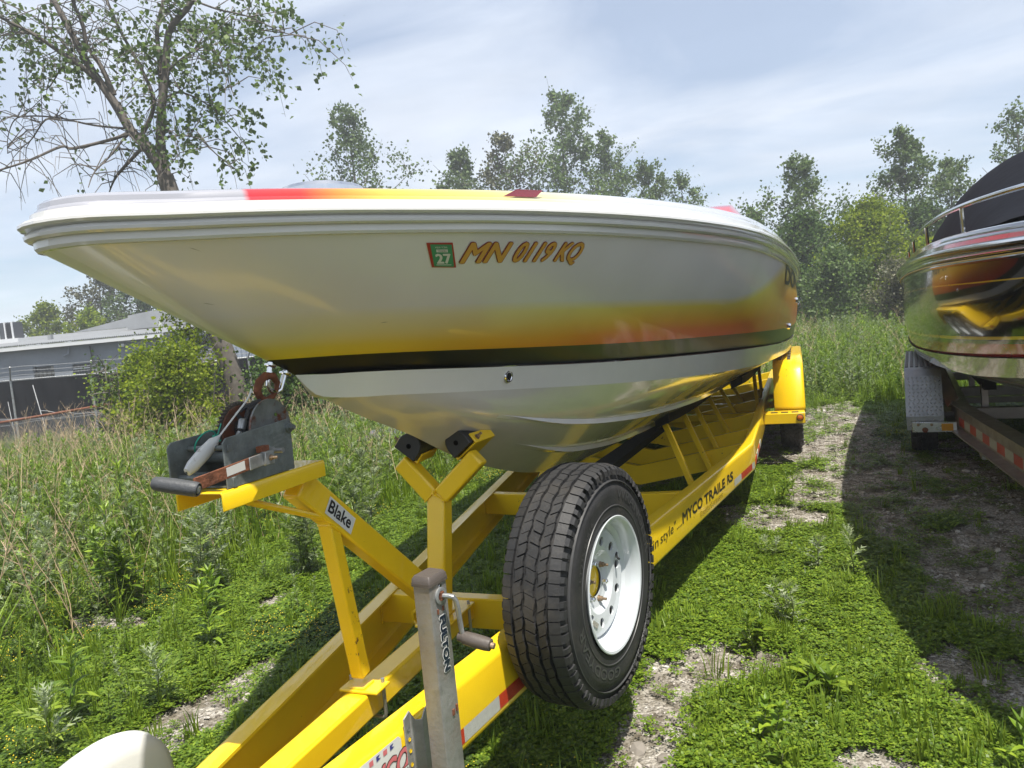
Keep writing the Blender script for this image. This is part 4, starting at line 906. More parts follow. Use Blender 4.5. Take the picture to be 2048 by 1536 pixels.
for y in (-2.6, -1.2, .3, 1.9, 3.6):
    b = MB(); b.bar((-rx2(y)+.03, y, .54), (rx2(y)-.03, y, .54), .10, .10); b.v = [tuple(xf2(v)) for v in b.v]; b.build('crossmember', ALU, tr2, bevel=.004)
tp = [(-.17-.0, .13, TR, 1)]
k = 0; y = .02
while y > -4.2:
    L_ = .20; x0_, x1_ = rx2(y)-.0125, rx2(y-L_)-.0125; m = (TR, TW)[k % 2]
    b = MB(); b.add([xf2((-x0_-.0, y, .478)), xf2((-x1_, y-L_+.004, .478)), xf2((-x1_, y-L_+.004, .548)), xf2((-x0_, y, .548))], [(0,1,2,3)])
    b.build('reflective_tape', m, tr2, smooth=0, fix=False); y -= L_; k += 1
b = MB(); b.box(xf2((-rx2(-.9)+.03, -.72, .40)), (.10, .22, .10), M2.to_3x3()); b.build('storage_bracket', STEEL, tr2, bevel=.006)
# diamond plate fender
def fend2(side):
    x0_, x1_ = .955*side, 1.235*side; y0_, y1_ = .02, 2.75; zt = .965
    prof = [(y0_, .44), (y0_, .56), (y0_+.10, .84), (y0_+.13, .90), (y0_+.18, .955), (y0_+.22, zt), (y1_-.3, zt), (y1_-.1, .8), (y1_, .5)]
    b = MB(); vs = []
    for y, z in prof: vs += [(x0_, y, z), (x1_, y, z)]
    fs = [(i*2, i*2+1, i*2+3, i*2+2) for i in range(len(prof)-1)]; b.add([xf2(v) for v in vs], fs)
    sk = [(x1_, y, z) for y, z in prof]; sk2 = [(x1_, y+(.0 if 0 < i < 8 else 0), max(z-.10, .44)) for i, (y, z) in enumerate(prof)]
    b.add([xf2(v) for v in sk+sk2], [(i, i+1, len(sk)+i+1, len(sk)+i) for i in range(len(sk)-1)])
    o = b.build('fender', mat('plate_base', (.30, .31, .32), .42, metal=.85, var=.15, vscale=8), tr2, smooth=0); s_ = o.modifiers.new('solid', 'SOLIDIFY'); s_.thickness = .004
    # raised diamond pattern on the front slope
    b = MB()
    segs = [((y0_, .44), (y0_, .56)), ((y0_, .56), (y0_+.10, .84)), ((y0_+.10, .84), (y0_+.13, .90))]
    acc = 0
    for (ya, za), (yb, zb) in segs:
        L_ = math.hypot(yb-ya, zb-za); dy2, dz2 = (yb-ya)/L_, (zb-za)/L_; ny_, nz_ = -dz2, dy2
        nr = int(L_/.033)
        for r_ in range(nr):
            for c_ in range(8):
                xx = (.972+c_*.033+(.008 if r_ % 2 else 0)); s0 = (r_+.5)*.033
                ang = math.radians(48) if (r_+c_) % 2 else math.radians(-48); ca, sa = math.cos(ang)*.0155, math.sin(ang)*.0155; wa, wb = -math.sin(ang)*.0040, math.cos(ang)*.0040
                P_ = lambda a, q, h: xf2((side*(xx+a), ya+dy2*(s0+q)+ny_*h, za+dz2*(s0+q)+nz_*h))
                b.add([P_(-ca, -sa, .0006), P_(wa, wb, .0006), P_(ca, sa, .0006), P_(-wa, -wb, .0006), P_(0, 0, .0060)], [(0,1,4), (1,2,4), (2,3,4), (3,0,4)])
    tag(b.build('diamond_pattern', ALU2, o, smooth=0), kind='stuff')
    for c_ in range(7):
        b = MB(); b.box(xf2((side*(.975+c_*.041), (y0_+y1_)/2, zt+.004)), (.024, y1_-y0_-.62, .009), M2.to_3x3()); b.build('step_rib', mat('dark_rib', (.10, .10, .10), .6, var=.2), o, smooth=0, bevel=.002)
    b = MB(); b.box(xf2((side*1.03, -.03, .475)), (.33, .045, .085), M2.to_3x3()); bk = b.build('step_bracket', ALU2, tr2, bevel=.003)
    b = MB(); b.box(xf2((side*.935, -.055, .475)), (.085, .004, .062), M2.to_3x3()); b.build('amber_reflector', mat('amber_reflector', (.62, .30, .01), .3, bump=.4, bscale=300), bk)
    b = MB(); b.lathe([(0, .024), (.008, .022), (.009, 0)], xf2((side*1.10, -.052, .453)), M2.to_3x3() @ Vector((0, -1, 0)), 16); b.build('marker_lamp', mat('brown_lens', (.16, .035, .01), .2, coat=1), bk)
    for xx in (1.05, 1.15):
        b = MB(); b.lathe([(0, .013), (.007, .012), (.008, 0)], xf2((side*xx, -.052, .497)), M2.to_3x3() @ Vector((0, -1, 0)), 6); b.build('bolt', BOLT, bk)
for side in (1, -1):
    fend2(side)
    for y in (.80, 1.80):
        ax = M2.to_3x3() @ Vector((side, 0, 0)); c = xf2((1.105*side, y, GA+.365)); t_ = wheel_tyre(tr2, c, ax, R=.365, W=.22, rim=.2); tread(t_, c, ax, R=.365, W=.22, nb=40)
        b = MB(); b.lathe([(.10, .2), (.08, .18), (.02, .16), (.03, 0)], c, ax, 28); b.build('rim', ALU2, t_)
for y in (.80, 1.80):
    b = MB(); b.bar(xf2((-1.0, y, .46)), xf2((1.0, y, .46)), .06, .06); b.build('axle', ALU, tr2)
for sgn in (1, -1):
    b = MB(); b.bar(xf2((sgn*.60, .2, .80)), xf2((sgn*.66, 4.2, .80)), .09, .10); b.build('bunk', CARPET, tr2)
    for yy in (.4, 2, 3.8):
        b = MB(); b.bar(xf2((sgn*.63, yy, .58)), xf2((sgn*.63, yy, .78)), .05, .05, up=(0,1,0)); b.build('bunk_post', ALU, tr2)
    b = MB(); b.bar(xf2((sgn*.87, .35, .63)), xf2((sgn*1.02, 1.15, 1.08)), .12, .012, up=(sgn,0,1)); b.build('guide_board', ALU, tr2)

boat2 = thing('powerboat', 'black powerboat with red and gold stripes under a dark cockpit cover, at the right edge', 'boat', tuple(xf2((0, 0, .9))))
H2OFF = -7.15+1.0
SINK = -.10
def xfb2(p):
    z = p.z + SINK
    if p.z < 1.2: z = (p.z-.72)*.92 + .78 + SINK*.5 - .0
    z = p.z-.17 if p.z > 1.3 else (1.13 + (p.z-1.3)*.62)
    xs, xc = sheer_x(p.y), ch_x(max(p.y, 1.54)); zs_, zc_ = sheer_z(p.y), ch_z(max(p.y, 1.54)); f = .64*sstep(1.5, 3.0, p.y); xn = xc+(xs-xc)*f; s_ = 1 if p.x > 0 else -1
    if p.z > zc_: x = p.x + s_*(xn-xc)*min(max((zs_-p.z)/(zs_-zc_), 0), 1)
    else: x = p.x*(xn/xc if xc > .05 else 1)
    return M2 @ Vector((x*.985, p.y+H2OFF, z))
B2SIDE = hull_paint_two(); BLK = mat('black_gelcoat', (.012, .012, .013), .15, coat=1); CREAM = mat('cream_flake', (.34, .33, .27), .22, metal=.2, coat=1, var=.1, vscale=60)
def deck_paint_two():
    m, nt, b = gloss('black_deck_paint', .14); hs, hv = attr(nt, 'hs'), attr(nt, 'hv')
    c = ramp(nt, math_(nt, 'DIVIDE', hs, 10.5), [(0, (.012,.012,.013)), (.36, (.012,.012,.013)), (.361, (.45, .02, .02)), (.52, (.45, .02, .02)), (.521, (.5, .32, .08)), (.535, (.5, .32, .08)), (.536, (.012,.012,.013))]); c.node.color_ramp.interpolation = 'CONSTANT'
    nt.links.new(c, b.inputs['Base Color']); return m
boat(boat2, B2SIDE, deck_paint_two(), BLK, CREAM, CREAM, xfb2, with_strakes=False)
# chrome insert in the rub rail, hand rail with stanchions, cockpit cover
for sgn in (1, -1):
    pts = [xfb2(Vector((sgn*q[0], q[1], q[2]))) for q in [sheer_pt(.12+.88*i/60, .031, .24) for i in range(61)]]
    b = MB(); b.tube(pts, .011, 8); b.build('rub_strip', CHROME, boat2)
    pts = [xfb2(Vector((sgn*q[0], q[1], q[2]+.015))) for q in [sheer_pt(.12+.88*i/60, .012, -.36) for i in range(61)]]
    b = MB(); b.tube(pts, .004, 6); b.build('gold_pinstripe', mat('gold_stripe', (.5, .3, .03), .4), boat2)
    hp = []
    for i in range(49):
        t = .22+.775*i/48; q = sheer_pt(t, -.05, 1.0); rise = .14*sstep(0, .12, i/48)*(1-sstep(.93, 1.0, i/48)*.9); hp.append(xfb2(Vector((sgn*q[0], q[1], q[2]+rise))))
    b = MB(); b.tube(hp, .0135, 10); hr = b.build('hand_rail', CHROME, boat2)
    for i in (8, 16, 24, 32, 39, 44):
        t = .22+.775*i/48; q = sheer_pt(t, -.055, .98); b = MB(); b.tube([xfb2(Vector((sgn*q[0], q[1]+.02, q[2]-.01))), hp[i]], .011, 8); b.build('rail_stanchion', CHROME, hr)
COVER = mat('cover_fabric', (.008, .009, .013), .95, spec=.08, bump=.5, bscale=9, var=.15, vscale=3)
b = MB()
def cover(u, v):
    # u along the boat, v across
    y = 3.4+u*5.3; t = ((y-Y0)/(Y1-Y0))**(1/1.7); q = sheer_pt(min(t, 1), -.10, 1.0); hb = q[0]-.05; s = 2*v-1
    hgt = interp(u, [0, .12, .35, .55, .75, .93, 1.0], [.06, .28, .60, .68, .64, .50, .03]); prof_ = (1-abs(s)**3.2)
    z = q[2] + .02 + hgt*prof_**.75 + .02*math.sin(9*u+3*s)*prof_; return xfb2(Vector((s*hb*(1-.12*hgt*prof_), y, z)))
b.grid(cover, 40, 31); cv = b.build('cockpit_cover', COVER, boat2, smooth=60)
# reflections need the far hull too; nothing else here
# white moulded plastic shell at the bottom left corner
WP = mat('white_moulded_plastic', (.72, .72, .70), .35, coat=.3, var=.03)
b = MB()
def shell(u, v):
    x = -1.08 + .53*u; top = interp(u, [0, .30, .50, .66, .80, .90, .965, 1.0], [.26, .40, .47, .52, .60, .63, .615, .45])
    if u < .3: top = interp(u, [0, .3], [.26, .40])
    a = v*PI; y = 1.42 - .42*math.cos(a)*(1 if math.cos(a) < 0 else .30) ; 
    y = 1.06 + .46*v; z = .12 + (top-.12)*min(1.0, (math.sin(min(max(v, .0), 1.0)*PI))**.14 if 0 < v < 1 else 0)
    return Vector((x, y, z))
b.grid(shell, 44, 24); tag(b.build('plastic_shell', WP, None, smooth=60), 'white moulded plastic shell lying by the trailer tongue at the bottom left', 'plastic cover')

sh = bpy.data.objects['plastic_shell']
b = MB(); b.bar((-1.235, 1.30, .30), (-1.30, 1.27, .60), .03, .14, up=(0, 1, 0)); b.build('white_upright_panel', WP, sh, bevel=.008)  # separate white upright panel, only parented to the shell
# ------------------------------------------------------------------ ground
GP[:] = [(.98,5.5,.46,.42),(.84,3.25,.30,.22),(.68,3.05,.20,.20),(.60,2.58,.16,.55),(1.25,6.6,.3,.8),(2.15,4.35,.42,1.05),(1.82,3.25,.26,.30),(1.75,7.3,.50,2.5),(1.6,10.2,.55,2.3),(2.9,6.2,.9,2.6),(3.3,3.4,.8,1.2),
         (-1.28,2.2,.20,.55),(-1.35,1.2,.35,.7),(-2.67,3.0,.42,.16),(-.42,5.2,.20,.35),(1.37,2.50,.16,.13),(-.25,2.9,.12,.3),(1.0,8.6,.8,1.5),(-.2,7.4,.5,1.2),(-1.9,3.5,.14,.2)]
def axis(lo, hi, f0, f1, step):
    a = list(np.arange(f0, f1+1e-6, step)); s = step; x = f1
    while x < hi: s *= 1.22; x += s; a.append(x)
    s = step; x = f0; pre = []
    while x > lo: s *= 1.22; x -= s; pre.append(x)
    return pre[::-1]+a
gx = axis(-420, 420, -5.5, 4.6, .06); gy = axis(-300, 520, .2, 12.5, .07)
vs = []; gm = []
for y in gy:
    for x in gx:
        near = -6 < x < 6 and -1 < y < 14
        g = gravel(x, y) if near else 0.0; z = gz(x, y) - (.012*g); gm.append(g)
        if abs(x) > 60 or abs(y) > 60: pass
        vs.append((x, y, z))
nx = len(gx); fs = [(j*nx+i, j*nx+i+1, (j+1)*nx+i+1, (j+1)*nx+i) for j in range(len(gy)-1) for i in range(nx-1)]
b = MB(); b.add(vs, fs); 
def ground_mat():
    m = bpy.data.materials.new('ground'); m.use_nodes = True; nt = m.node_tree; p = nt.nodes['Principled BSDF']; t = N(nt, 'ShaderNodeTexCoord'); p.inputs['Roughness'].default_value = .95; p.inputs['Specular IOR Level'].default_value = .2
    def noi(s, d=6, r=.65):
        n = N(nt, 'ShaderNodeTexNoise'); nt.links.new(t.outputs['Object'], n.inputs['Vector']); n.inputs['Scale'].default_value = s; n.inputs['Detail'].default_value = d; n.inputs['Roughness'].default_value = r; return n.outputs['Fac']
    v = N(nt, 'ShaderNodeTexVoronoi'); nt.links.new(t.outputs['Object'], v.inputs['Vector']); v.inputs['Scale'].default_value = 95
    v2 = N(nt, 'ShaderNodeTexVoronoi'); nt.links.new(t.outputs['Object'], v2.inputs['Vector']); v2.inputs['Scale'].default_value = 38
    stone = ramp(nt, v.outputs['Color'], [(0, (.12, .11, .09)), (.3, (.28, .255, .22)), (.6, (.40, .37, .32)), (.85, (.50, .47, .42)), (1, (.58, .56, .52))])
    dirt = ramp(nt, noi(14), [(.3, (.10, .085, .06)), (.7, (.25, .22, .175))])
    gr = mixc(nt, ramp(nt, noi(7, 8), [(.40, (0, 0, 0)), (.56, (1, 1, 1))]), dirt, stone)
    soil = ramp(nt, noi(9), [(.3, (.030, .036, .012)), (.7, (.065, .062, .028))])
    far = ramp(nt, noi(1.4), [(.3, (.05, .075, .02)), (.7, (.10, .115, .04))])
    a = attr(nt, 'gravel'); c = mixc(nt, a, soil, gr); nt.links.new(c, p.inputs['Base Color'])
    bp = N(nt, 'ShaderNodeBump'); bp.inputs['Strength'].default_value = .9; bp.inputs['Distance'].default_value = .012
    h = math_(nt, 'ADD', v.outputs['Distance'], math_(nt, 'MULTIPLY', v2.outputs['Distance'], 1.6)); h = math_(nt, 'MULTIPLY', h, -1.0); nt.links.new(h, bp.inputs['Height']); nt.links.new(bp.outputs[0], p.inputs['Normal'])
    return m
gr_o = b.build('ground', ground_mat(), smooth=180, fix=False); set_attr(gr_o.data, 'gravel', gm); tag(gr_o, kind='structure')

# ------------------------------------------------------------------ scattering
def scatter(name, pts, rots, scls, idx, protos, label, cat=None):
    me = bpy.data.meshes.new(name); me.from_pydata([tuple(p) for p in pts], [], [])
    a = me.attributes.new('rot', 'FLOAT_VECTOR', 'POINT'); a.data.foreach_set('vector', np.array(rots, dtype=np.float32).ravel())
    a = me.attributes.new('scl', 'FLOAT', 'POINT'); a.data.foreach_set('value', np.array(scls, dtype=np.float32))
    a = me.attributes.new('idx', 'INT', 'POINT'); a.data.foreach_set('value', np.array(idx, dtype=np.int32))
    o = bpy.data.objects.new(name, me); COL.objects.link(o); tag(o, label, cat, kind='stuff')
    c = bpy.data.collections.new(name+'_shapes')
    for i, p in enumerate(protos): p.name = '%s_shape_%02d' % (name, i); c.objects.link(p)
    ng = bpy.data.node_groups.new(name, 'GeometryNodeTree'); ng.interface.new_socket('Geometry', in_out='INPUT', socket_type='NodeSocketGeometry'); ng.interface.new_socket('Geometry', in_out='OUTPUT', socket_type='NodeSocketGeometry')
    gi = ng.nodes.new('NodeGroupInput'); go = ng.nodes.new('NodeGroupOutput'); ip = ng.nodes.new('GeometryNodeInstanceOnPoints'); ci = ng.nodes.new('GeometryNodeCollectionInfo')
    ci.inputs['Collection'].default_value = c; ci.inputs['Separate Children'].default_value = True; ci.inputs['Reset Children'].default_value = True
    ip.inputs['Pick Instance'].default_value = True
    def na(n_, t_):
        x = ng.nodes.new('GeometryNodeInputNamedAttribute'); x.data_type = t_; x.inputs[0].default_value = n_; return x.outputs[0]
    l = ng.links; l.new(gi.outputs[0], ip.inputs['Points']); l.new(ci.outputs[0], ip.inputs['Instance']); l.new(na('idx', 'INT'), ip.inputs['Instance Index'])
    l.new(na('rot', 'FLOAT_VECTOR'), ip.inputs['Rotation']); l.new(na('scl', 'FLOAT'), ip.inputs['Scale']); l.new(ip.outputs[0], go.inputs[0])
    md = o.modifiers.new('scatter', 'NODES'); md.node_group = ng
    return o
RNG = random.Random(11)
def leaf(b, base, d, w, up=Vector((0,0,1)), fold=.25, droop=.2, lobes=0):
    """pointed folded leaf, base at base, along vector d, width w"""
    d = Vector(d); L = d.length; dn = d.normalized(); s = dn.cross(up); s = s.normalized() if s.length > .01 else Vector((1,0,0)); n = s.cross(dn)
    m1 = base + d*.38 + n*(.06*L); m2 = base + d*.72 + n*(.02*L-droop*L*.3); tip = base + d - n*droop*L
    if not lobes:
        b.add([base, m1+s*w*.5-n*fold*w*.5*-1, m1, m1-s*w*.5+n*fold*w*.5, m2+s*w*.36+n*fold*w*.3, m2, m2-s*w*.36+n*fold*w*.3, tip], [(0,1,2), (0,2,3), (1,4,5,2), (2,5,6,3), (4,7,5), (5,7,6)])
    else:
        # deeply cut leaf: a rib with forward pointing lobes
        vs = [base, tip]; fs = []
        for t_, k in ((.30, .75), (.52, 1.0), (.74, .7)):
            c = base + d*t_ + n*(.05*L)*(1-t_)
            for sg in (1, -1):
                i = len(vs); vs += [c - dn*L*.07, c + dn*L*.24 + s*sg*w*k*.5 - n*droop*L*.15, c + dn*L*.09]; fs.append((i, i+1, i+2) if sg > 0 else (i, i+2, i+1))
        i = len(vs); c = base+d*.5+n*.02*L; vs += [base, c+s*w*.13, tip, c-s*w*.13]; fs.append((i, i+1, i+2, i+3)); vs[1] = base
        b.add(vs, fs)
LG = leafmat('leaf_green', (.125, .205, .018), rough=.42); LG2 = leafmat('leaf_bright', (.165, .262, .022), rough=.42); LG3 = leafmat('leaf_dark', (.050, .100, .016)); LM = leafmat('leaf_mugwort', (.185, .27, .045), back=(.27, .34, .16)); LS = leafmat('leaf_silver', (.29, .35, .20))
STEM = mat('stem_green', (.09, .11, .04), .7); STRAW = leafmat('straw', (.52, .41, .25), trans=.15, var=.3); STRAW2 = leafmat('dry_panicle', (.42, .32, .20), trans=.2, var=.35); FLW = mat('yellow_flower', (.75, .55, .03), .6)
PROTO = bpy.data.collections.new('proto_pool')
def pb(b, mats): return b.build('p', None, None, smooth=0, mats=mats, fix=False, link=False)
def clover(seed, r=.055, n=34, size=.0105, mats=None, flowers=0):
    R = random.Random(seed); b = MB()
    for i in range(n):
        a = R.uniform(0, 2*PI); q = r*math.sqrt(R.random()); h = R.uniform(.006, .030)*(1.2-q/r*.5); p = Vector((q*math.cos(a), q*math.sin(a), h)); b.cur = 0 if R.random() < .7 else 1
        a0 = R.uniform(0, 2*PI)
        for k in range(3):
            th = a0+k*2*PI/3; d = Vector((math.cos(th), math.sin(th), R.uniform(-.1, .4)))*size*R.uniform(.7, 1.2); s = Vector((-math.sin(th), math.cos(th), R.uniform(-.3, .3)))*size*.42
            b.add([p, p+d*.6+s, p+d, p+d*.6-s], [(0,1,2,3)])
    b.cur = 2
    for i in range(flowers):
        a = R.uniform(0, 2*PI); q = r*R.random(); p = Vector((q*math.cos(a), q*math.sin(a), R.uniform(.03, .05))); s = .0024
        b.add([p+Vector((s,0,0)), p+Vector((0,s,0)), p-Vector((s,0,0)), p-Vector((0,s,0)), p+Vector((0,0,s))], [(0,1,4), (1,2,4), (2,3,4), (3,0,4)])
    return pb(b, mats or [LG, LG2, FLW])
def grass(seed, n=16, h=.12, mats=None, lean=.5, w=.0035):
    R = random.Random(seed); b = MB()
    for i in range(n):
        a = R.uniform(0, 2*PI); p = Vector((R.gauss(0, .02), R.gauss(0, .02), 0)); hh = h*R.uniform(.5, 1.2); l = lean*R.uniform(.2, 1.2)*hh; d = Vector((math.cos(a), math.sin(a), 0)); s = Vector((-d.y, d.x, 0))*w
        m = p+d*l*.35+Vector((0,0,hh*.6)); t = p+d*l+Vector((0,0,hh)); b.cur = 0 if R.random() < .8 else 1
        b.add([p-s, p+s, m+s*.8, m-s*.8, t], [(0,1,2,3), (3,2,4)])
    return pb(b, mats or [LG, LG2])
def mugwort(seed, h=.4, mats=None, n=18, lobes=1, leafl=.07, w=.05, top=True, link_b=None):
    R = random.Random(seed); b = link_b or MB(); b.cur = 2
    lean = Vector((R.uniform(-.12, .12), R.uniform(-.12, .12), 1)); P = [lean*h*k/4+Vector((R.gauss(0, .006), R.gauss(0, .006), 0)) for k in range(5)]; P[0] = Vector((0,0,0))
    b.tube(P, [.0035, .003, .0027, .002, .001], 5, cap=False)
    for i in range(n):
        t = .12+.86*i/n; k = t*4; j = min(int(k), 3); p = P[j].lerp(P[j+1], k-j); a = i*2.4+R.uniform(-.3, .3); el = R.uniform(.1, .5)+.6*t; L = leafl*(1.15-.6*abs(t-.45)*1.3)*R.uniform(.8, 1.15)
        d = Vector((math.cos(a)*math.cos(el), math.sin(a)*math.cos(el), math.sin(el)))*L; b.cur = 0 if R.random() < .8 else 1
        leaf(b, p, d, w*R.uniform(.8, 1.1)*(L/leafl), lobes=lobes, droop=R.uniform(.1, .45))
    if top:
        for i in range(6):
            a = i*1.05; d = Vector((math.cos(a)*.6, math.sin(a)*.6, .9))*leafl*.6; b.cur = 1; leaf(b, P[4], d, w*.5, lobes=lobes, droop=0)
    return b if link_b else pb(b, mats or [LM, LS, STEM])
def stalk(seed, h=.8, branches=7):
    R = random.Random(seed); b = MB(); b.cur = 0; l = Vector((R.uniform(-.35, .35), R.uniform(-.35, .35), 1)); P = [Vector((l.x*h*(k/5)**1.5, l.y*h*(k/5)**1.5, h*k/5))+Vector((R.gauss(0, .008), R.gauss(0, .008), 0)) for k in range(6)]
    b.tube(P, [.0035, .0032, .0028, .0022, .0018, .001], 4, cap=False); b.cur = 1
    for i in range(branches):
        t = R.uniform(.45, 1); k = t*5; j = min(int(k), 4); p = P[j].lerp(P[j+1], k-j); a = R.uniform(0, 2*PI); L = R.uniform(.08, .22)*h; d = Vector((math.cos(a)*.6, math.sin(a)*.6, .8))*L
        b.tube([p, p+d*.6, p+d+Vector((0,0,-.1*L))], [.0015, .0012, .0008], 3, cap=False)
        for q in range(7):
            pp = p+d*R.uniform(.3, 1.05); dd = Vector((R.gauss(0, .6), R.gauss(0, .6), R.uniform(.1, 1))).normalized()*L*R.uniform(.12, .3); s = dd.cross(Vector((0,0,1))).normalized()*.0018
            b.add([pp-s, pp+s, pp+dd], [(0,1,2)])
    return pb(b, [STRAW, STRAW2])
def blades(seed, n=26, h=.5, mats=None): return grass(seed, n, h, mats or [LG2, LG], lean=.55, w=.004)
def world_to_ud(x, y):
    dx_, dy_ = x-CX, y-CY; return dx_*r0.x+dy_*r0.y, -dx_*math.sin(YAW)+dy_*math.cos(YAW)
def in_view(x, y, m=1.12):
    u, d = world_to_ud(x, y); return d > .7 and abs(u) < (d*.71+.5)*m
def weedness(x, y):
    """0 on the cropped ground cover, 1 in the tall weeds"""
    wl_ = sstep(-2.0, -3.6, x + .28*nz2d(x, y, .9, 4) - .16*(y-4)*(1 if y > 4 else -1.4))
    wr_ = sstep(10.6, 12.8, y + .8*nz2d(x, y, .6, 2))
    w3 = sstep(4.6, 6, x)
    return max(wl_, wr_, w3)
def sample(n, dmax, dmin=.9, power=1.0):
    out_ = []
    while len(out_) < n:
        d = dmin+(dmax-dmin)*RNG.random()**power; u = RNG.uniform(-1, 1)*(d*.71+.5)*1.15; p = CW(u, d); out_.append((p.x, p.y))
    return out_
# low ground cover
pts=[]; rots=[]; scl=[]; idx=[]
def addp(x, y, s, i, tilt=.15, dz=0.0):
    pts.append((x, y, gz(x, y)+dz)); rots.append((RNG.uniform(-tilt, tilt), RNG.uniform(-tilt, tilt), RNG.uniform(0, 2*PI))); scl.append(s); idx.append(i)
for x, y in sample(150000, 15, .9, .62):
    u, d = world_to_ud(x, y); g = gravel(x, y) if -6 < x < 6 else 0
    if RNG.random() < g*1.0+.0 and not RNG.random() < .05: continue
    w_ = weedness(x, y)
    thin = .5+.5*nz2d(x, y, 1.2, 12)
    s = RNG.uniform(.7, 1.25)*(1+.05*d); addp(x, y, s, RNG.choice([0, 1, 2, 3]) if (nz2d(x, y, .8, 20) > (-.1 if x < 0 else -.35)) else RNG.choice([4, 5]), .2)
scatter('ground_cover', pts, rots, scl, idx, [clover(1), clover(2), clover(3), clover(4, size=.013), clover(5, mats=[LG3, LG, FLW], flowers=2), clover(6, mats=[LG3, LG, FLW], size=.012)], 'low green clover and creeping weeds with tiny yellow flowers between the trailers')
# grass tufts
pts=[]; rots=[]; scl=[]; idx=[]
for x, y in sample(16000, 16, .9, .7):
    g = gravel(x, y) if -6 < x < 6 else 0
    if RNG.random() < g*.93: continue
    k = nz2d(x, y, 1.1, 31)
    if k < .05 and RNG.random() < .75: continue
    addp(x, y, RNG.uniform(.4, 1.1)*(1+1.2*weedness(x, y)), RNG.randint(0, 3), .1)
scatter('grass_tufts', pts, rots, scl, idx, [grass(11), grass(12, 20, .10), grass(13, 12, .15), grass(14, 18, .08, [LG2, LG])], 'short green grass tufts among the clover')
# gravel stones
def rock(seed):
    R = random.Random(seed); bm = bmesh.new(); bmesh.ops.create_icosphere(bm, subdivisions=1, radius=1); sx_, sy_, sz_ = R.uniform(.7, 1.2), R.uniform(.6, 1), R.uniform(.35, .6)
    for v in bm.verts: k = R.uniform(.75, 1.15); v.co = Vector((v.co.x*sx_*k, v.co.y*sy_*k, v.co.z*sz_*k))
    me = bpy.data.meshes.new('rock'); bm.to_mesh(me); bm.free(); return bpy.data.objects.new('rock', me)
def stone_mat():
    m = bpy.data.materials.new('gravel_stone'); m.use_nodes = True; nt = m.node_tree; p = nt.nodes['Principled BSDF']; oi = N(nt, 'ShaderNodeObjectInfo'); p.inputs['Roughness'].default_value = .85
    nt.links.new(ramp(nt, oi.outputs['Random'], [(0, (.14, .12, .10)), (.35, (.26, .235, .20)), (.7, (.36, .33, .29)), (.92, (.46, .43, .39)), (1, (.55, .53, .50))]), p.inputs['Base Color']); return m
SM = stone_mat(); rocks = [rock(i) for i in range(5)]
for r_ in rocks: r_.data.materials.append(SM)
pts=[]; rots=[]; scl=[]; idx=[]; n = 0
for x, y in sample(150000, 13, .9, .62):
    g = gravel(x, y) if -6 < x < 6 else 0
    if g < .3 and RNG.random() > .06: continue
    if n > 42000: break
    n += 1; s = .0062*math.exp(RNG.gauss(0, .45)); s = min(s, .024)
    if RNG.random() < .02: s = RNG.uniform(.018, .036)
    pts.append((x, y, gz(x, y)-.010*min(g, 1)+s*.15)); rots.append((RNG.uniform(-.5, .5), RNG.uniform(-.5, .5), RNG.uniform(0, 6.28))); scl.append(s); idx.append(RNG.randint(0, 4))
scatter('gravel', pts, rots, scl, idx, rocks, 'loose grey and tan gravel in the bare patches')
# weeds
pts=[]; rots=[]; scl=[]; idx=[]
WEED = [mugwort(21, .42), mugwort(22, .5, n=22), mugwort(23, .34, lobes=0, leafl=.085, w=.020, mats=[LG2, LG, STEM], n=26), mugwort(24, .55, lobes=0, leafl=.10, w=.018, mats=[LG, LG2, STEM], n=32), mugwort(25, .3, mats=[LG2, LM, STEM]), mugwort(26, .45, mats=[LG, LG2, STEM], leafl=.09, w=.06), blades(27), blades(28, 20, .38), mugwort(29, .38, lobes=0, leafl=.06, w=.032, mats=[LG2, LG2, STEM], n=24), mugwort(30, .5, mats=[LS, LM, STEM], n=20)]
for x, y in sample(30000, 34, 2.0, .75):
    w_ = weedness(x, y); u, d = world_to_ud(x, y)
    if w_ < .04 or RNG.random() > (.15+.85*w_): continue
    k = nz2d(x, y, .7, 40)
    sp_ = RNG.choice([0, 1, 9, 5]) if k > .15 else (RNG.choice([3, 2, 6, 7]) if k < -.15 else RNG.choice([4, 5, 8, 6, 3, 1]))
    addp(x, y, (RNG.uniform(.45, 1.15))*(.35+.85*w_)*((1+.012*d) if u > 0 else (1.05-.62*sstep(9, 17, d))), sp_, .22)
scatter('tall_weeds', pts, rots, scl, idx, WEED, 'dense tall green weeds and mugwort beyond the trailers')
pts=[]; rots=[]; scl=[]; idx=[]
for x, y in sample(7200, 30, 2.6, .8):
    w_ = weedness(x, y); u, d = world_to_ud(x, y)
    if w_ < .5: continue
    k = nz2d(x, y, .35, 60)
    if k < .0 and RNG.random() < .6: continue
    if x > 1.5 and RNG.random() < .72: continue
    addp(x, y, RNG.uniform(.6, 1.25)*((1.0-.5*sstep(10, 20, d)) if u < 0 else 1.1), RNG.randint(0, 4), .3)
scatter('dry_stalks', pts, rots, scl, idx, [stalk(31), stalk(32, .9, 9), stalk(33, .7, 5), stalk(34, 1.0, 11), stalk(35, .6, 8)], 'dry straw coloured stalks standing among the green weeds')
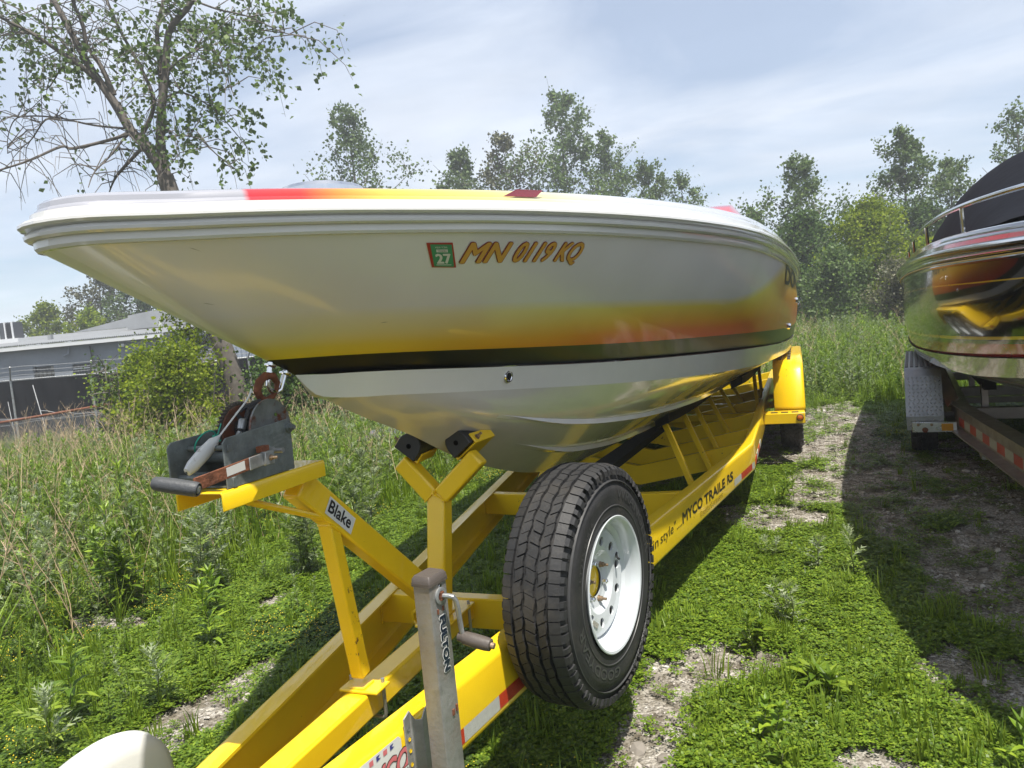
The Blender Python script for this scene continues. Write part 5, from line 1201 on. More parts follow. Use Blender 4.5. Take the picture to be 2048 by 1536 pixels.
# sparse young weeds in the ground cover
pts=[]; rots=[]; scl=[]; idx=[]
for x, y in sample(2600, 9, 1.1, .8):
    if weedness(x, y) > .3 or (gravel(x, y) if -6 < x < 6 else 0) > .5: continue
    if .95 < y < 2.4 and -.9 < x < 1: continue
    left = x < -1.2
    if RNG.random() > (.75 if left else .16): continue
    addp(x, y, RNG.uniform(.12, .42)*(1.25 if left else .8), RNG.randint(0, 9), .2)
WEED2 = [mugwort(41, .42), mugwort(42, .5, n=22), mugwort(43, .34, lobes=0, leafl=.085, w=.020, mats=[LG2, LG, STEM], n=26), mugwort(44, .55, lobes=0, leafl=.10, w=.018, mats=[LG, LG2, STEM], n=32), mugwort(45, .3, mats=[LG2, LM, STEM]), mugwort(46, .45, mats=[LG, LG2, STEM], leafl=.09, w=.06), blades(47), blades(48, 20, .38), mugwort(49, .38, lobes=0, leafl=.06, w=.032, mats=[LG2, LG2, STEM], n=24), mugwort(50, .5, mats=[LS, LM, STEM], n=20)]
scatter('young_weeds', pts, rots, scl, idx, WEED2, 'small young weeds sprouting through the clover')

# ------------------------------------------------------------------ single plants that stand out
def plant(name, label, x, y, seed, h, kind, n=20, leafl=.08, w=.05, stems=1, cat='plant'):
    root_ = thing(name, label, cat, (x, y, gz(x, y)))
    mm = {'mug': [LM, LS, STEM], 'silver': [LS, LM, STEM], 'lance': [LG2, LG, STEM], 'bright': [LG2, LG2, STEM]}[kind]
    st = MB(); lf = MB(); R = random.Random(seed)
    for s_ in range(stems):
        b = MB(); b.cur = 2; mugwort(seed*7+s_, h*R.uniform(.75, 1.1), n=n, lobes=1 if kind in ('mug', 'silver') else 0, leafl=leafl, w=w, link_b=b)
        off = Vector((x+R.gauss(0, .03)*(stems > 1), y+R.gauss(0, .03)*(stems > 1), gz(x, y)))
        a = R.uniform(0, 6.28); tl = Vector((R.gauss(0, .16), R.gauss(0, .16), 0))*(stems > 1)
        V = [Vector(v) for v in b.v]; V = [Vector((v.x*math.cos(a)-v.y*math.sin(a)+tl.x*v.z, v.x*math.sin(a)+v.y*math.cos(a)+tl.y*v.z, v.z))+off for v in V]
        for tgt, want in ((st, (2,)), (lf, (0, 1))):
            n0 = len(tgt.v); tgt.v.extend(tuple(v) for v in V)
            for f, mi in zip(b.f, b.m):
                if mi in want: tgt.f.append(tuple(i+n0 for i in f)); tgt.m.append(mi)
    def clean(q):
        used = sorted({i for f in q.f for i in f}); mp_ = {u: i for i, u in enumerate(used)}; q.v = [q.v[u] for u in used]; q.f = [tuple(mp_[i] for i in f) for f in q.f]
    clean(st); clean(lf); st.m = [0]*len(st.f); st.build('stem', STEM, root_, smooth=60, fix=False); lf.build('foliage', None, root_, smooth=0, mats=mm[:2], fix=False)
    return root_
plant('mugwort_plant', 'pale mugwort sprig in the sunlit strip right of the trailer name lettering', 1.24, 4.42, 1, .22, 'silver', 12, .08, .06)
plant('mugwort_plant', 'pale mugwort sprigs on the green strip between spare wheel and dark shadow', 1.10, 3.62, 2, .20, 'silver', 10, .075, .055, stems=3)
plant('weed_plant', 'bright leafy weed in front of the gravel patch beside the trailer rail', .98, 4.62, 3, .13, 'mug', 12, .07, .05, stems=2)
plant('weed_plant', 'bright green broad-leaf weed right of the spare wheel in the clover', .93, 3.36, 4, .15, 'bright', 14, .07, .03, stems=3)
plant('rosette_weed', 'long-leaved rosette weed at the edge of the black boat shadow', 1.25, 3.02, 5, .08, 'bright', 12, .11, .035, stems=2)
plant('weed_plant', 'yellow-green sprig at the bottom, right of the bare concrete spot', 1.02, 2.60, 6, .13, 'bright', 14, .055, .03, stems=2)
plant('weed_plant', 'small sprig with pointed leaves near the bottom centre-right', 1.08, 2.42, 7, .12, 'lance', 12, .06, .02, stems=1)
plant('milkweed_plant', 'upright weed with long pointed leaves in the bottom right corner', 1.80, 2.55, 8, .20, 'lance', 10, .10, .026)
plant('mugwort_plant', 'shaded leafy mugwort growing inside the dark boat shadow', 1.42, 4.35, 9, .28, 'mug', 16, .09, .05, stems=1)
plant('weed_plant', 'feathery weed in sun beside the bend of the yellow rail', 1.05, 5.95, 10, .20, 'lance', 20, .06, .018, stems=3)
for i, (x, y, h, k, lab) in enumerate([(-1.78, 2.05, .34, 'lance', 'tall weed with narrow leaves left of the white plastic shell'), (-1.50, 2.28, .22, 'mug', 'leafy weed just above the white plastic shell'), (-1.62, 1.86, .20, 'mug', 'low weed behind the left end of the white plastic shell'), (-2.25, 1.85, .26, 'lance', 'narrow-leaved weed near the left edge of the ground'),
        (-1.75, 2.85, .30, 'lance', 'dark-stemmed weed on the clover left of the yellow beam'), (-2.1, 3.25, .24, 'bright', 'yellow-green tussock weed by the small gravel pile'), (-1.78, 4.35, .62, 'mug', 'tall mugwort clump behind the yellow bow post'), (-2.0, 4.0, .55, 'mug', 'tall mugwort clump behind the name label on the strut'), (-2.5, 3.55, .55, 'silver', 'silvery mugwort clump under the winch platform'), (-2.75, 3.2, .42, 'lance', 'goldenrod clump left of the winch stand leg')]):
    plant('weed_plant' if k in ('lance', 'bright') else 'mugwort_plant', lab, x, y, 60+i, h*1.15, k, 22, .115, .032 if k in ('lance', 'bright') else .075, stems=1 if h < .35 else 7)
# dark slab lying in the weeds
b = MB(); c = Vector((-3.9, 8.3, gz(-3.9, 8.3)+.32)); b.box(c, (.75, .5, .04), Matrix.Rotation(.18, 3, 'X')); tag(b.build('slab', mat('grey_slab', (.09, .09, .10), .8, var=.2), None, bevel=.01), 'dark grey flat slab lying in the weeds beyond the bow post', 'slab')
# ------------------------------------------------------------------ trees
BARK = mat('bark', (.13, .115, .10), .95, var=.35, vscale=14, bump=.7, bscale=26); BARKP = mat('pale_bark', (.115, .10, .085), .9, var=.3, vscale=10, bump=.5, bscale=20)
TL1 = leafmat('tree_leaf', (.090, .150, .032), back=(.13, .185, .07), var=.4, trans=.35, spec=.2); TL2 = leafmat('tree_leaf_dark', (.072, .135, .024), var=.4, trans=.3, spec=.2); TL3 = leafmat('tree_leaf_light', (.20, .275, .014), var=.4, trans=.45, spec=.25); TL4 = leafmat('tree_leaf_olive', (.11, .115, .055), var=.35, trans=.3)
def leaves_mesh(name, centers, size, m, parent, npr, droop=0.0):
    c = np.asarray(centers, dtype=np.float32); n = len(c)
    if n == 0: return None
    d = npr.normal(size=(n, 3)); d[:, 2] -= droop; d /= np.linalg.norm(d, axis=1)[:, None]
    s = npr.normal(size=(n, 3)); s -= d*(s*d).sum(1)[:, None]; s /= np.linalg.norm(s, axis=1)[:, None]; nn = np.cross(d, s)
    L = size*npr.uniform(.6, 1.3, size=(n, 1)); W = L*.42
    v = np.empty((n, 4, 3), dtype=np.float32)
    v[:, 0] = c; v[:, 1] = c+d*L*.42+s*W+nn*L*.1; v[:, 2] = c+d*L; v[:, 3] = c+d*L*.42-s*W+nn*L*.1
    me = bpy.data.meshes.new(name); me.vertices.add(n*4); me.vertices.foreach_set('co', v.ravel()); me.loops.add(n*4); me.loops.foreach_set('vertex_index', np.arange(n*4, dtype=np.int32))
    me.polygons.add(n); me.polygons.foreach_set('loop_start', np.arange(0, n*4, 4, dtype=np.int32)); me.polygons.foreach_set('loop_total', np.full(n, 4, dtype=np.int32)); me.materials.append(m); me.update(calc_edges=True)
    o = bpy.data.objects.new(name, me); COL.objects.link(o); adopt(o, parent); return o
def tree(name, label, u, d, top, base_z=None, rx=2.0, crown0=.25, nl=3500, ls=.14, m=TL1, seed=1, group=None, leanu=0.0, limbs=26, gaps=.45, bark=BARKP, shape=1.0, trunk_r=None, twigs=6, spread=.34, cat='tree'):
    R = random.Random(seed); npr = np.random.RandomState(seed); p0 = CW(u, d); zb = gz(p0.x, p0.y)-.15 if base_z is None else base_z; p0.z = zb; H = top-zb
    root_ = thing(name, label, cat, tuple(p0), group=group); b = MB(); tr_ = trunk_r or (.012*H+.03)
    lv = Vector((r0.x, r0.y, 0))*leanu
    def axis_pt(t): return p0 + Vector((0, 0, H*t)) + lv*t*t + Vector((.10*math.sin(5*t+seed), .10*math.cos(4*t+seed*2), 0))*t*H*.12
    b.tube([axis_pt(t/10) for t in range(10)], [tr_*(1-t/10.5) for t in range(10)], 8)
    cs = []
    for i in range(limbs):
        t = crown0+(1-crown0)*(i+.5)/limbs; tt = (t-crown0)/(1-crown0)
        prof = max((math.sin(PI*min(tt*.86+.14, 1))**.6)*(1-.35*tt*shape), .28) if crown0 < .18 else max((.45*((1-tt)**.65)*min(1, .45+tt*2.5)+.6*(math.sin(PI*min(tt*.86+.14, 1))**.6)*(1-.2*tt))*R.uniform(.6, 1.35), .3); a = i*2.399+R.uniform(-.5, .5); L = rx*prof*R.uniform(.55, 1.15)
        if tt > .93: L *= .5
        p = axis_pt(max(t-.12*prof, .08)); q = axis_pt(min(t+.02, 1)) + Vector((math.cos(a), math.sin(a), 0))*L + Vector((0, 0, R.uniform(-.05, .25)*L)); mid = p.lerp(q, .5)+Vector((R.gauss(0, .07), R.gauss(0, .07), -.06))*L
        b.tube([p, mid, q], [tr_*.32*(1-t*.6), tr_*.2*(1-t*.6), .008], 5, cap=False)
        for k in range(twigs):
            s_ = R.uniform(.25, 1.05); c0 = p.lerp(q, s_) if s_ <= 1 else q; e = c0 + Vector((R.gauss(0, spread), R.gauss(0, spread), R.gauss(.10, spread)))*max(L*.8, .5)
            b.tube([c0, e], [.012, .005], 3, cap=False)
            nn = int(nl*2.3/(limbs*twigs)*R.uniform(.4, 1.6)*(1 if R.random() > gaps*.5 else .25)); sg = .13*max(L, .9)+.10
            tq = npr.uniform(.1, 1.1, size=(nn, 1)); cs.append(np.array(c0)[None]*(1-tq)+np.array(e)[None]*tq+npr.normal(size=(nn, 3))*sg*.62)
    b.build('trunk', bark, root_, smooth=60, fix=False); leaves_mesh('crown', np.concatenate(cs), ls, m, root_, npr)
    return root_
# the big cottonwood behind the bow, limbs laid out one by one
D0 = 15.0
LIMBS = {
'trunk': [(-5.60, -.35), (-5.66, 0.74), (-5.8, 1.59), (-5.97, 2.32), (-6.21, 3.68), (-6.56, 5.17), (-6.61, 5.43)],
'A': [(-6.5, 4.9), (-6.56, 5.17), (-6.62, 5.93), (-6.55, 6.51), (-6.36, 7.38), (-6.22, 8.05), (-6.09, 8.33), (-5.63, 8.78), (-5.39, 9.53), (-5.2, 10.4)],
'A2': [(-6.54, 6.32), (-6.5, 6.9), (-6.44, 7.68), (-6.4, 8.27), (-6.22, 8.83), (-6.09, 9.49), (-6.0, 10.5)],
'B': [(-6.5, 5.1), (-6.61, 5.43), (-6.93, 6.05), (-7.18, 6.37), (-7.44, 6.94), (-7.75, 7.51), (-7.98, 8.02), (-8.17, 8.52), (-8.47, 9.23), (-8.9, 10.1)],
'B2': [(-7.42, 7.09), (-7.63, 7.69), (-7.82, 8.1), (-7.87, 8.5), (-8.0, 8.99), (-7.97, 9.57), (-7.9, 10.3)],
'C': [(-7.75, 7.45), (-8.02, 7.73), (-8.43, 8.06), (-8.84, 8.39), (-9.3, 8.67), (-10.03, 9.17)],
'D': [(-7.2, 6.35), (-7.52, 6.23), (-8.34, 6.13), (-8.64, 6.16), (-9.28, 5.97), (-9.91, 5.83), (-10.54, 5.69)],
'E': [(-7.2, 6.4), (-7.88, 6.54), (-8.57, 6.7), (-9.16, 6.78), (-9.47, 6.78), (-9.63, 6.5), (-9.71, 6.11)],
'F': [(-7.1, 6.1), (-6.76, 6.58), (-6.69, 7.02), (-6.92, 7.73), (-7.14, 8.33), (-7.32, 8.83), (-7.46, 9.33), (-7.6, 10.0)],
'G': [(-7.0, 6.0), (-7.51, 5.53), (-7.69, 5.33), (-7.82, 5.09)],
'H': [(-6.62, 6.10), (-6.36, 6.18), (-5.82, 6.05), (-5.45, 5.72), (-5.19, 5.4)],
'I': [(-6.5, 6.9), (-6.0, 7.01), (-5.53, 6.72), (-5.18, 6.29), (-4.84, 5.76)],
'J': [(-6.38, 7.4), (-5.81, 7.77), (-5.4, 7.83), (-5.15, 7.37), (-5.01, 6.87)],
'K': [(-6.2, 8.2), (-5.65, 8.22), (-5.17, 8.01), (-4.61, 7.71), (-4.34, 7.4)],
'L': [(-5.63, 8.78), (-5.1, 8.58), (-4.53, 8.39), (-3.97, 8.0), (-3.73, 7.93)],
'M': [(-8.57, 6.7), (-8.82, 6.72), (-9.22, 6.36), (-9.55, 6.19)],
'N': [(-7.26, 6.3), (-7.66, 5.92), (-8.01, 5.6), (-8.2, 5.27)],
'O': [(-8.84, 8.4), (-9.22, 8.5), (-9.53, 8.45), (-9.84, 8.38)],
'P': [(-8.02, 7.73), (-8.53, 8.46), (-8.88, 8.78), (-9.43, 9.12)],
'Q': [(-8.17, 7.9), (-8.43, 7.67), (-8.79, 7.31), (-9.06, 7.53)]}
def big_tree():
    R = random.Random(5); npr = np.random.RandomState(5); p0 = CW(-5.6, D0, -.35)
    root_ = thing('cottonwood_tree', 'big leaning cottonwood with forked grey trunk and sparse leaves behind the bow', 'tree', tuple(p0)); b = MB(); tw = MB(); cs = []
    rad = {'trunk': (.30, .215), 'A': (.165, .05), 'A2': (.09, .03), 'B': (.17, .06), 'B2': (.075, .03), 'C': (.085, .03), 'D': (.055, .018), 'E': (.035, .010), 'F': (.065, .03), 'G': (.055, .015)}
    doff = {'A': 0, 'B': 0, 'A2': .5, 'F': .7, 'C': -.8, 'D': -1.1, 'E': .8, 'H': -.5, 'I': .9, 'J': -.9, 'K': .8, 'L': -.7, 'G': 1.0, 'M': .6, 'N': -1.0, 'O': 1.2, 'P': -.5, 'Q': .8, 'B2': -.6}
    leafy = {'A': 1.0, 'A2': 1.3, 'B': .65, 'B2': .8, 'C': 1.2, 'D': .5, 'E': .25, 'F': .9, 'G': .12, 'H': 1.5, 'I': 2.6, 'J': 2.4, 'K': 2.6, 'L': 2.4, 'M': .35, 'N': .2, 'O': 1.2, 'P': 1.2, 'Q': 1.0, 'trunk': 0.0}
    for k, pl in LIMBS.items():
        n = len(pl); r_a, r_b = rad.get(k, (.034, .010)); base_off = 0.0
        P = []
        for i, (u, z) in enumerate(pl):
            dd = doff.get(k, 0)*(i/(n-1))**1.2; s = (D0+dd)/D0
            P.append(CW(u*s, D0+dd, CZ+(z-CZ)*s) + Vector((R.gauss(0, .02), R.gauss(0, .02), R.gauss(0, .02)))*(0 if k in ('trunk', 'A', 'B') or i == 0 else 1))
        # smooth
        Q = []
        for i in range(n-1):
            a, b_, c, d_ = P[max(i-1, 0)], P[i], P[i+1], P[min(i+2, n-1)]
            for t in (0, .25, .5, .75): Q.append(.5*((2*b_)+(c-a)*t+(2*a-5*b_+4*c-d_)*t*t+(3*b_-a-3*c+d_)*t**3))
        Q.append(P[-1]); rr = [.74*(r_a+(r_b-r_a)*(i/(len(Q)-1))**.8) for i in range(len(Q))]; b.tube(Q, rr, 10 if r_a > .1 else 6)
        lf = leafy.get(k, 1)
        length = sum((Q[i+1]-Q[i]).length for i in range(len(Q)-1))
        nt_ = int(length*(9 if k not in ('trunk',) else 0)*(1 if lf > .3 else .8))
        for j in range(nt_):
            s_ = R.uniform(.12, 1.0)*(len(Q)-1); i = min(int(s_), len(Q)-2); p = Q[i].lerp(Q[i+1], s_-i)
            side = 1 if p.x > -1e9 and R.random() < .5 else -1
            dirv = Vector((R.gauss(0, 1), R.gauss(0, 1), R.gauss(.15, .6))).normalized(); L = R.uniform(.35, 1.25)
            e1 = p+dirv*L*.5+Vector((0, 0, .10*L)); e2 = p+dirv*L*.9+Vector((0, 0, -.12*L)); e3 = e2+dirv*.1*L+Vector((0, 0, -R.uniform(.15, .5)*L)); tw.tube([p, e1, e2, e3], [.012, .009, .006, .003], 4, cap=False)
            if R.random() < min(.92, lf*.62):
                m_ = int(R.uniform(8, 24)*min(lf, 1.6)); tq = npr.uniform(.25, 1.05, size=(m_, 1)); seg = np.where(tq < .6, np.array(e1)+(np.array(e2)-np.array(e1))*(tq/.6), np.array(e2)+(np.array(e3)-np.array(e2))*((tq-.6)/.4))
                cl = npr.randint(0, 4, size=m_); cc_ = npr.normal(size=(4, 3))*.13; cs.append(seg+cc_[cl]+npr.normal(size=(m_, 3))*.05)
    b.build('trunk', BARKP, root_, smooth=60, fix=False); tw.build('twigs', BARK, root_, smooth=60, fix=False); leaves_mesh('crown', np.concatenate(cs), .105, TL1, root_, npr, droop=.5)
    # low shoots round the trunk
    return root_
big_tree()
tree('sapling', 'leafy green shoots growing at the foot of the leaning cottonwood', -6.05, 14.0, 3.2, rx=.6, crown0=.15, nl=1500, ls=.075, m=TL3, seed=71, limbs=20, gaps=.5, trunk_r=.03)
tree('shrub', 'bright green dense bush in front of the black screen fence', -6.9, 14.2, 1.75, rx=1.15, crown0=.05, nl=7000, ls=.070, m=TL3, seed=72, limbs=34, twigs=7, gaps=.2, trunk_r=.03, spread=.3, cat='bush')
tree('shrub', 'dark green bush at the left foot of the cottonwood trunk', -5.9, 12.8, 1.75, rx=1.0, crown0=.05, nl=5000, ls=.06, m=TL3, seed=73, limbs=30, twigs=7, gaps=.2, trunk_r=.03, spread=.3, cat='bush')
tree('shrub', 'pale spiky bush at the left side of the bright bush', -7.5, 13.5, 1.7, rx=.35, crown0=.1, nl=500, ls=.06, m=TL1, seed=74, limbs=14, gaps=.5, trunk_r=.02, cat='bush')
tree('shrub', 'shaded bush right of the cottonwood trunk below the bow', -4.3, 14.5, 1.6, rx=1.3, crown0=.05, nl=6500, ls=.07, m=TL2, seed=75, limbs=28, gaps=.2, trunk_r=.03, cat='bush')
tree('shrub', 'green bush behind the winch hook under the hull', -3.1, 15.5, 1.2, rx=1.4, crown0=.05, nl=6500, ls=.07, m=TL1, seed=76, limbs=28, gaps=.2, trunk_r=.03, cat='bush')
for i, (u, d, top, rx, lab) in enumerate([(-5.1, 15.4, 3.0, .3, 'second thinner trunk right of the leaning cottonwood'), (-4.6, 16.2, 2.8, .3, 'third thin trunk right of the leaning cottonwood')]):
    tree('tree', lab, u, d, top+1, rx=rx+.6, crown0=.5, nl=500, ls=.08, m=TL1, seed=80+i, trunk_r=.14, limbs=8)
# line of trees beyond the lot
G1 = 'trees beyond the boat lot'
spec = [
 ('slim tree with an airy crown rising above the bow deck, left of the tree clump', -7.3, 40, 14.4, 2.5, .35, 4200, .17, TL1, 1),
 ('left tree of the tall clump above the red and yellow deck', -2.0, 44, 12.6, 2.8, .3, 4200, .18, TL1, 2),
 ('second tree from the left in the tall clump above the deck', .8, 45, 13.2, 2.8, .3, 4200, .18, TL4, 3),
 ('tallest tree of the clump, above the red deck lens', 4.3, 45, 15.6, 2.9, .3, 6000, .18, TL1, 4),
 ('tree just right of the tallest tree in the clump', 7.2, 46, 13.2, 2.6, .3, 4500, .18, TL1, 5),
 ('low sloping tree right of the tall clump', 9.3, 44, 10.8, 2.3, .3, 3000, .17, TL1, 6),
 ('small tree at the right end of the tall clump', 11.3, 44, 10.0, 2.0, .3, 2200, .17, TL1, 7),
 ('airy poplar standing above the stern of the silver boat', 13.3, 32, 7.7, 1.7, .25, 3600, .14, TL1, 8),
 ('tall airy poplar left of the dark cockpit cover', 17.9, 32, 8.5, 2.2, .2, 5200, .14, TL1, 9),
 ('poplar partly behind the dark cockpit cover', 20.4, 33, 7.2, 1.8, .2, 2800, .14, TL1, 10),
 ('tree top peeking over the dark cockpit cover at the right edge', 23.5, 33, 9.4, 1.6, .3, 2000, .14, TL1, 11),
 ('yellow-green young tree in front of the dark hedge', 13.0, 25.5, 4.85, 1.7, .08, 9500, .10, TL3, 12),
 ('low yellow-green tree beside the black boat', 14.6, 25.0, 3.2, 1.5, .05, 6000, .10, TL3, 13),
 ('dark tree between the two airy poplars', 15.3, 31, 4.9, 2.0, .1, 6500, .12, TL2, 14),
 ('dark tree directly behind the silver boat stern', 12.0, 29, 5.0, 1.7, .1, 6000, .12, TL2, 15),
 ('dark tree under the tall airy poplar', 17.4, 30, 5.0, 2.0, .1, 6500, .12, TL2, 16),
 ('rounded dark tree beside the stern of the black boat', 19.6, 29, 4.6, 2.0, .1, 5500, .12, TL2, 17),
 ('bushy green tree low behind the silver boat', 11.2, 24.5, 3.2, 1.3, .05, 5000, .10, TL1, 18),
 ('olive scrub tree in front of the hedge', 12.4, 22.5, 2.5, 1.1, .05, 3500, .085, TL4, 19),
 ('low green bush at the edge of the field beside the black boat', 15.2, 22.5, 2.4, 1.3, .05, 5000, .085, TL1, 20)]
for lab, u, d, top, rx, c0, nl, ls, m_, sd in spec:
    tree('tree', lab, u, d, top, rx=rx*(1.22 if c0 < .22 else 1.45), crown0=c0, nl=nl, ls=ls, m=m_, seed=100+sd, group=G1, limbs=34 if nl > 3000 else 26, gaps=.6 if c0 > .15 else .25)
G2 = 'low trees hidden behind the silver boat'
for i in range(9):
    u = -9+i*2.6; tree('tree', 'low dark tree hidden behind the silver boat hull, beyond the lot', u, 34+2*(i % 2), 3.6+1.2*((i*7) % 3), rx=2.0, crown0=.1, nl=2200, ls=.16, m=TL2, seed=140+i, group=G2, limbs=18)
# trees behind the building
for i, (u, d, top, rx, m_, nl, ls, lab) in enumerate([
 (-29.5, 47, 6.0, 2.4, TL3, 3800, .17, 'yellow-green tree behind the roof, beside the rooftop unit'), (-26.4, 48, 8.8, 3.0, TL4, 3800, .17, 'tall sparse brown-green tree behind the grey building'),
 (-23.6, 47, 7.9, 2.8, TL1, 5200, .17, 'green tree behind the middle of the roof ridge'), (-21.0, 48, 8.0, 2.8, TL1, 5600, .17, 'dense green tree behind the building next to the bow'), (-18.2, 47, 7.0, 2.6, TL1, 5200, .17, 'dense tree behind the raised roof end'),
 (-25.0, 44, 5.2, 2.4, TL3, 4200, .16, 'low bright tree just over the roof line'), (-15.0, 46, 6.4, 2.6, TL2, 4200, .17, 'dark tree right of the grey building'), (-12.0, 44, 5.6, 2.6, TL2, 4200, .17, 'dark tree seen under the bow, right of the building'),
 (-33.5, 48, 4.6, 2.4, TL1, 3000, .17, 'tree at the far left behind the rooftop unit')]):
    tree('tree', lab, u, d, top, rx=rx, crown0=.12, nl=nl, ls=ls, m=m_, seed=160+i, limbs=28, gaps=.6 if m_ is TL4 else .35, group='trees behind the grey building')

# ------------------------------------------------------------------ building
def cwv(u, d, z): return CW(u, d, z)
def cbox(name, u0, u1, d0, d1, z0, z1, m, parent, bevel=0.0):
    b = MB(); vs = [cwv(u, d, z) for u in (u0, u1) for d in (d0, d1) for z in (z0, z1)]; b.add(vs, [(0,1,3,2), (4,6,7,5), (0,4,5,1), (2,3,7,6), (0,2,6,4), (1,5,7,3)]); return b.build(name, m, parent, smooth=0, bevel=bevel)
WALLM = mat('painted_block_wall', (.215, .235, .27), .85, var=.12, vscale=1.2, bump=.25, bscale=9); ROOFM = mat('roof_metal', (.30, .31, .32), .55, metal=.2, var=.1, vscale=1.5); TRIMW = mat('white_trim', (.62, .63, .64), .5); DARKG = mat('dark_glass', (.03, .035, .04), .25)
bld = thing('building', 'low grey industrial building with metal roof behind the black fence', 'building', tuple(CW(-20, 34, -.4)))
# walls as a shell with real window openings along the near face
wins = [(-20.92, -20.00, 1.38, 2.02), (-19.20, -18.32, 1.34, 1.98), (-17.02, -16.40, 1.42, 2.06)]
def front_wall():
    b = MB(); xs = sorted({-29, -15.1} | {w[0] for w in wins} | {w[1] for w in wins}); dF = 32.0
    for i in range(len(xs)-1):
        w = [w for w in wins if abs(w[0]-xs[i]) < 1e-6]
        spans = [(-.6, 2.93)] if not w else [(-.6, w[0][2]), (w[0][3], 2.93)]
        for z0, z1 in spans: b.add([cwv(xs[i], dF, z0), cwv(xs[i+1], dF, z0), cwv(xs[i+1], dF, z1), cwv(xs[i], dF, z1)], [(0,1,2,3)])
        if w:
            u0_, u1_, z0, z1 = w[0]
            for q in ([(u0_, dF, z0), (u0_, dF+.2, z0), (u0_, dF+.2, z1), (u0_, dF, z1)], [(u1_, dF, z0), (u1_, dF+.2, z0), (u1_, dF+.2, z1), (u1_, dF, z1)], [(u0_, dF, z0), (u1_, dF, z0), (u1_, dF+.2, z0), (u0_, dF+.2, z0)], [(u0_, dF, z1), (u1_, dF, z1), (u1_, dF+.2, z1), (u0_, dF+.2, z1)]): b.add([cwv(*p) for p in q], [(0,1,2,3)])
    b.add([cwv(-15.1, 32, -.6), cwv(-15.1, 41, -.6), cwv(-15.1, 41, 2.93), cwv(-15.1, 32, 2.93)], [(0,1,2,3)]); b.add([cwv(-29, 32, -.6), cwv(-29, 41, -.6), cwv(-29, 41, 2.93), cwv(-29, 32, 2.93)], [(0,1,2,3)]); b.add([cwv(-29, 41, -.6), cwv(-15.1, 41, -.6), cwv(-15.1, 41, 2.93), cwv(-29, 41, 2.93)], [(0,1,2,3)])
    return b.build('wall', WALLM, bld, smooth=0)
front_wall()
GLB = mat('glass_block', (.16, .15, .13), .3, var=.3, vscale=3)
for k, (u0_, u1_, z0, z1) in enumerate(wins):
    f = cbox('window', u0_, u1_, 32.14, 32.18, z0, z1, DARKG, bld)
    if k != 1:
        nu_, nz_ = (5, 3)
        for i in range(nu_):
            for j in range(nz_):
                if RNG.random() < .2: continue
                du, dz3 = (u1_-u0_)/nu_, (z1-z0)/nz_; cbox('glass_block', u0_+du*i+.02, u0_+du*(i+1)-.02, 32.06, 32.138, z0+dz3*j+.02, z0+dz3*(j+1)-.02, GLB, f)
    else:
        cbox('pane', u0_+.05, u1_-.05, 32.10, 32.138, z0+.05, z1-.2, DARKG, f)
        cbox('window_bar', u0_, u1_, 32.05, 32.09, z1-.22, z1-.17, TRIMW, f)
# roof: low slope rising away, corrugated edge, white fascia
b = MB(); n_ = 150
for i in range(n_):
    ua, ub = -29.3+14.4*i/n_, -29.3+14.4*(i+1)/n_; um = (ua+ub)/2
    za, zm = 2.98, 3.05
    b.add([cwv(ua, 31.6, za), cwv(um, 31.6, zm), cwv(ub, 31.6, za), cwv(ub, 41, za+.80), cwv(um, 41, zm+.80), cwv(ua, 41, za+.80)], [(0,1,4,5), (1,2,3,4)])
b.build('roof', ROOFM, bld, smooth=0, fix=False)
cbox('fascia', -29.3, -14.9, 31.62, 31.72, 2.80, 2.965, TRIMW, bld)
b = MB(); b.add([cwv(-24.2, 40.8, 3.85), cwv(-15.4, 40.8, 3.85), cwv(-15.6, 40.8, 5.1), cwv(-18.8, 40.8, 4.75)], [(0,1,2,3)]); b.add([cwv(-18.9, 36.5, 3.5), cwv(-15.5, 36.5, 3.5), cwv(-15.7, 36.5, 4.55), cwv(-18.8, 36.5, 4.2)], [(0,1,2,3)]); b.add([cwv(-18.8, 36.5, 4.2), cwv(-15.7, 36.5, 4.55), cwv(-15.6, 40.8, 5.1), cwv(-18.8, 40.8, 4.75)], [(0,1,2,3)]); b.add([cwv(-15.5, 36.5, 3.4), cwv(-15.4, 40.8, 3.8), cwv(-15.6, 40.8, 5.1), cwv(-15.7, 36.5, 4.55)], [(0,1,2,3)]); b.build('raised_roof', ROOFM, bld, smooth=0)
b = MB(); b.tube([cwv(-15.05, 31.85, 3.6), cwv(-15.05, 31.85, -.4)], .07, 8); b.build('downspout', TRIMW, bld)
b = MB(); b.tube([cwv(-18.25, 31.9, 2.72), cwv(-18.20, 31.9, 2.0), cwv(-18.18, 31.9, .2)], .035, 8); b.build('drain_pipe', mat('black_iron', (.02, .02, .02), .6), bld)
b = MB(); b.tube([cwv(-18.00, 31.9, 2.15), cwv(-17.98, 31.9, .2)], .03, 8); b.tube([cwv(-18.0, 31.9, 2.1), cwv(-17.8, 31.9, 2.05), cwv(-17.8, 31.9, 1.7)], .025, 8); b.build('drain_pipe', mat('black_iron', (.02, .02, .02), .6), bld)
b = MB(); b.tube([cwv(-19.2, 31.95, 2.75), cwv(-19.18, 31.8, 2.45), cwv(-19.36, 31.8, 2.38)], .045, 8); b.build('vent_pipe', WALLM, bld)
cbox('wall_lamp', -16.95, -16.72, 31.8, 31.98, 2.55, 2.68, TRIMW, bld); b = MB(); b.tube([cwv(-17.0, 31.9, 2.78), cwv(-16.2, 31.9, 2.74)], .02, 6); b.build('conduit', TRIMW, bld)
cbox('roof_vent', -21.35, -21.2, 34, 34.2, 3.2, 3.48, ROOFM, bld)
b = MB(); 
for k in range(5): b.add([cwv(-15.05+.0*k, 32+.0, 0)]*0, [])
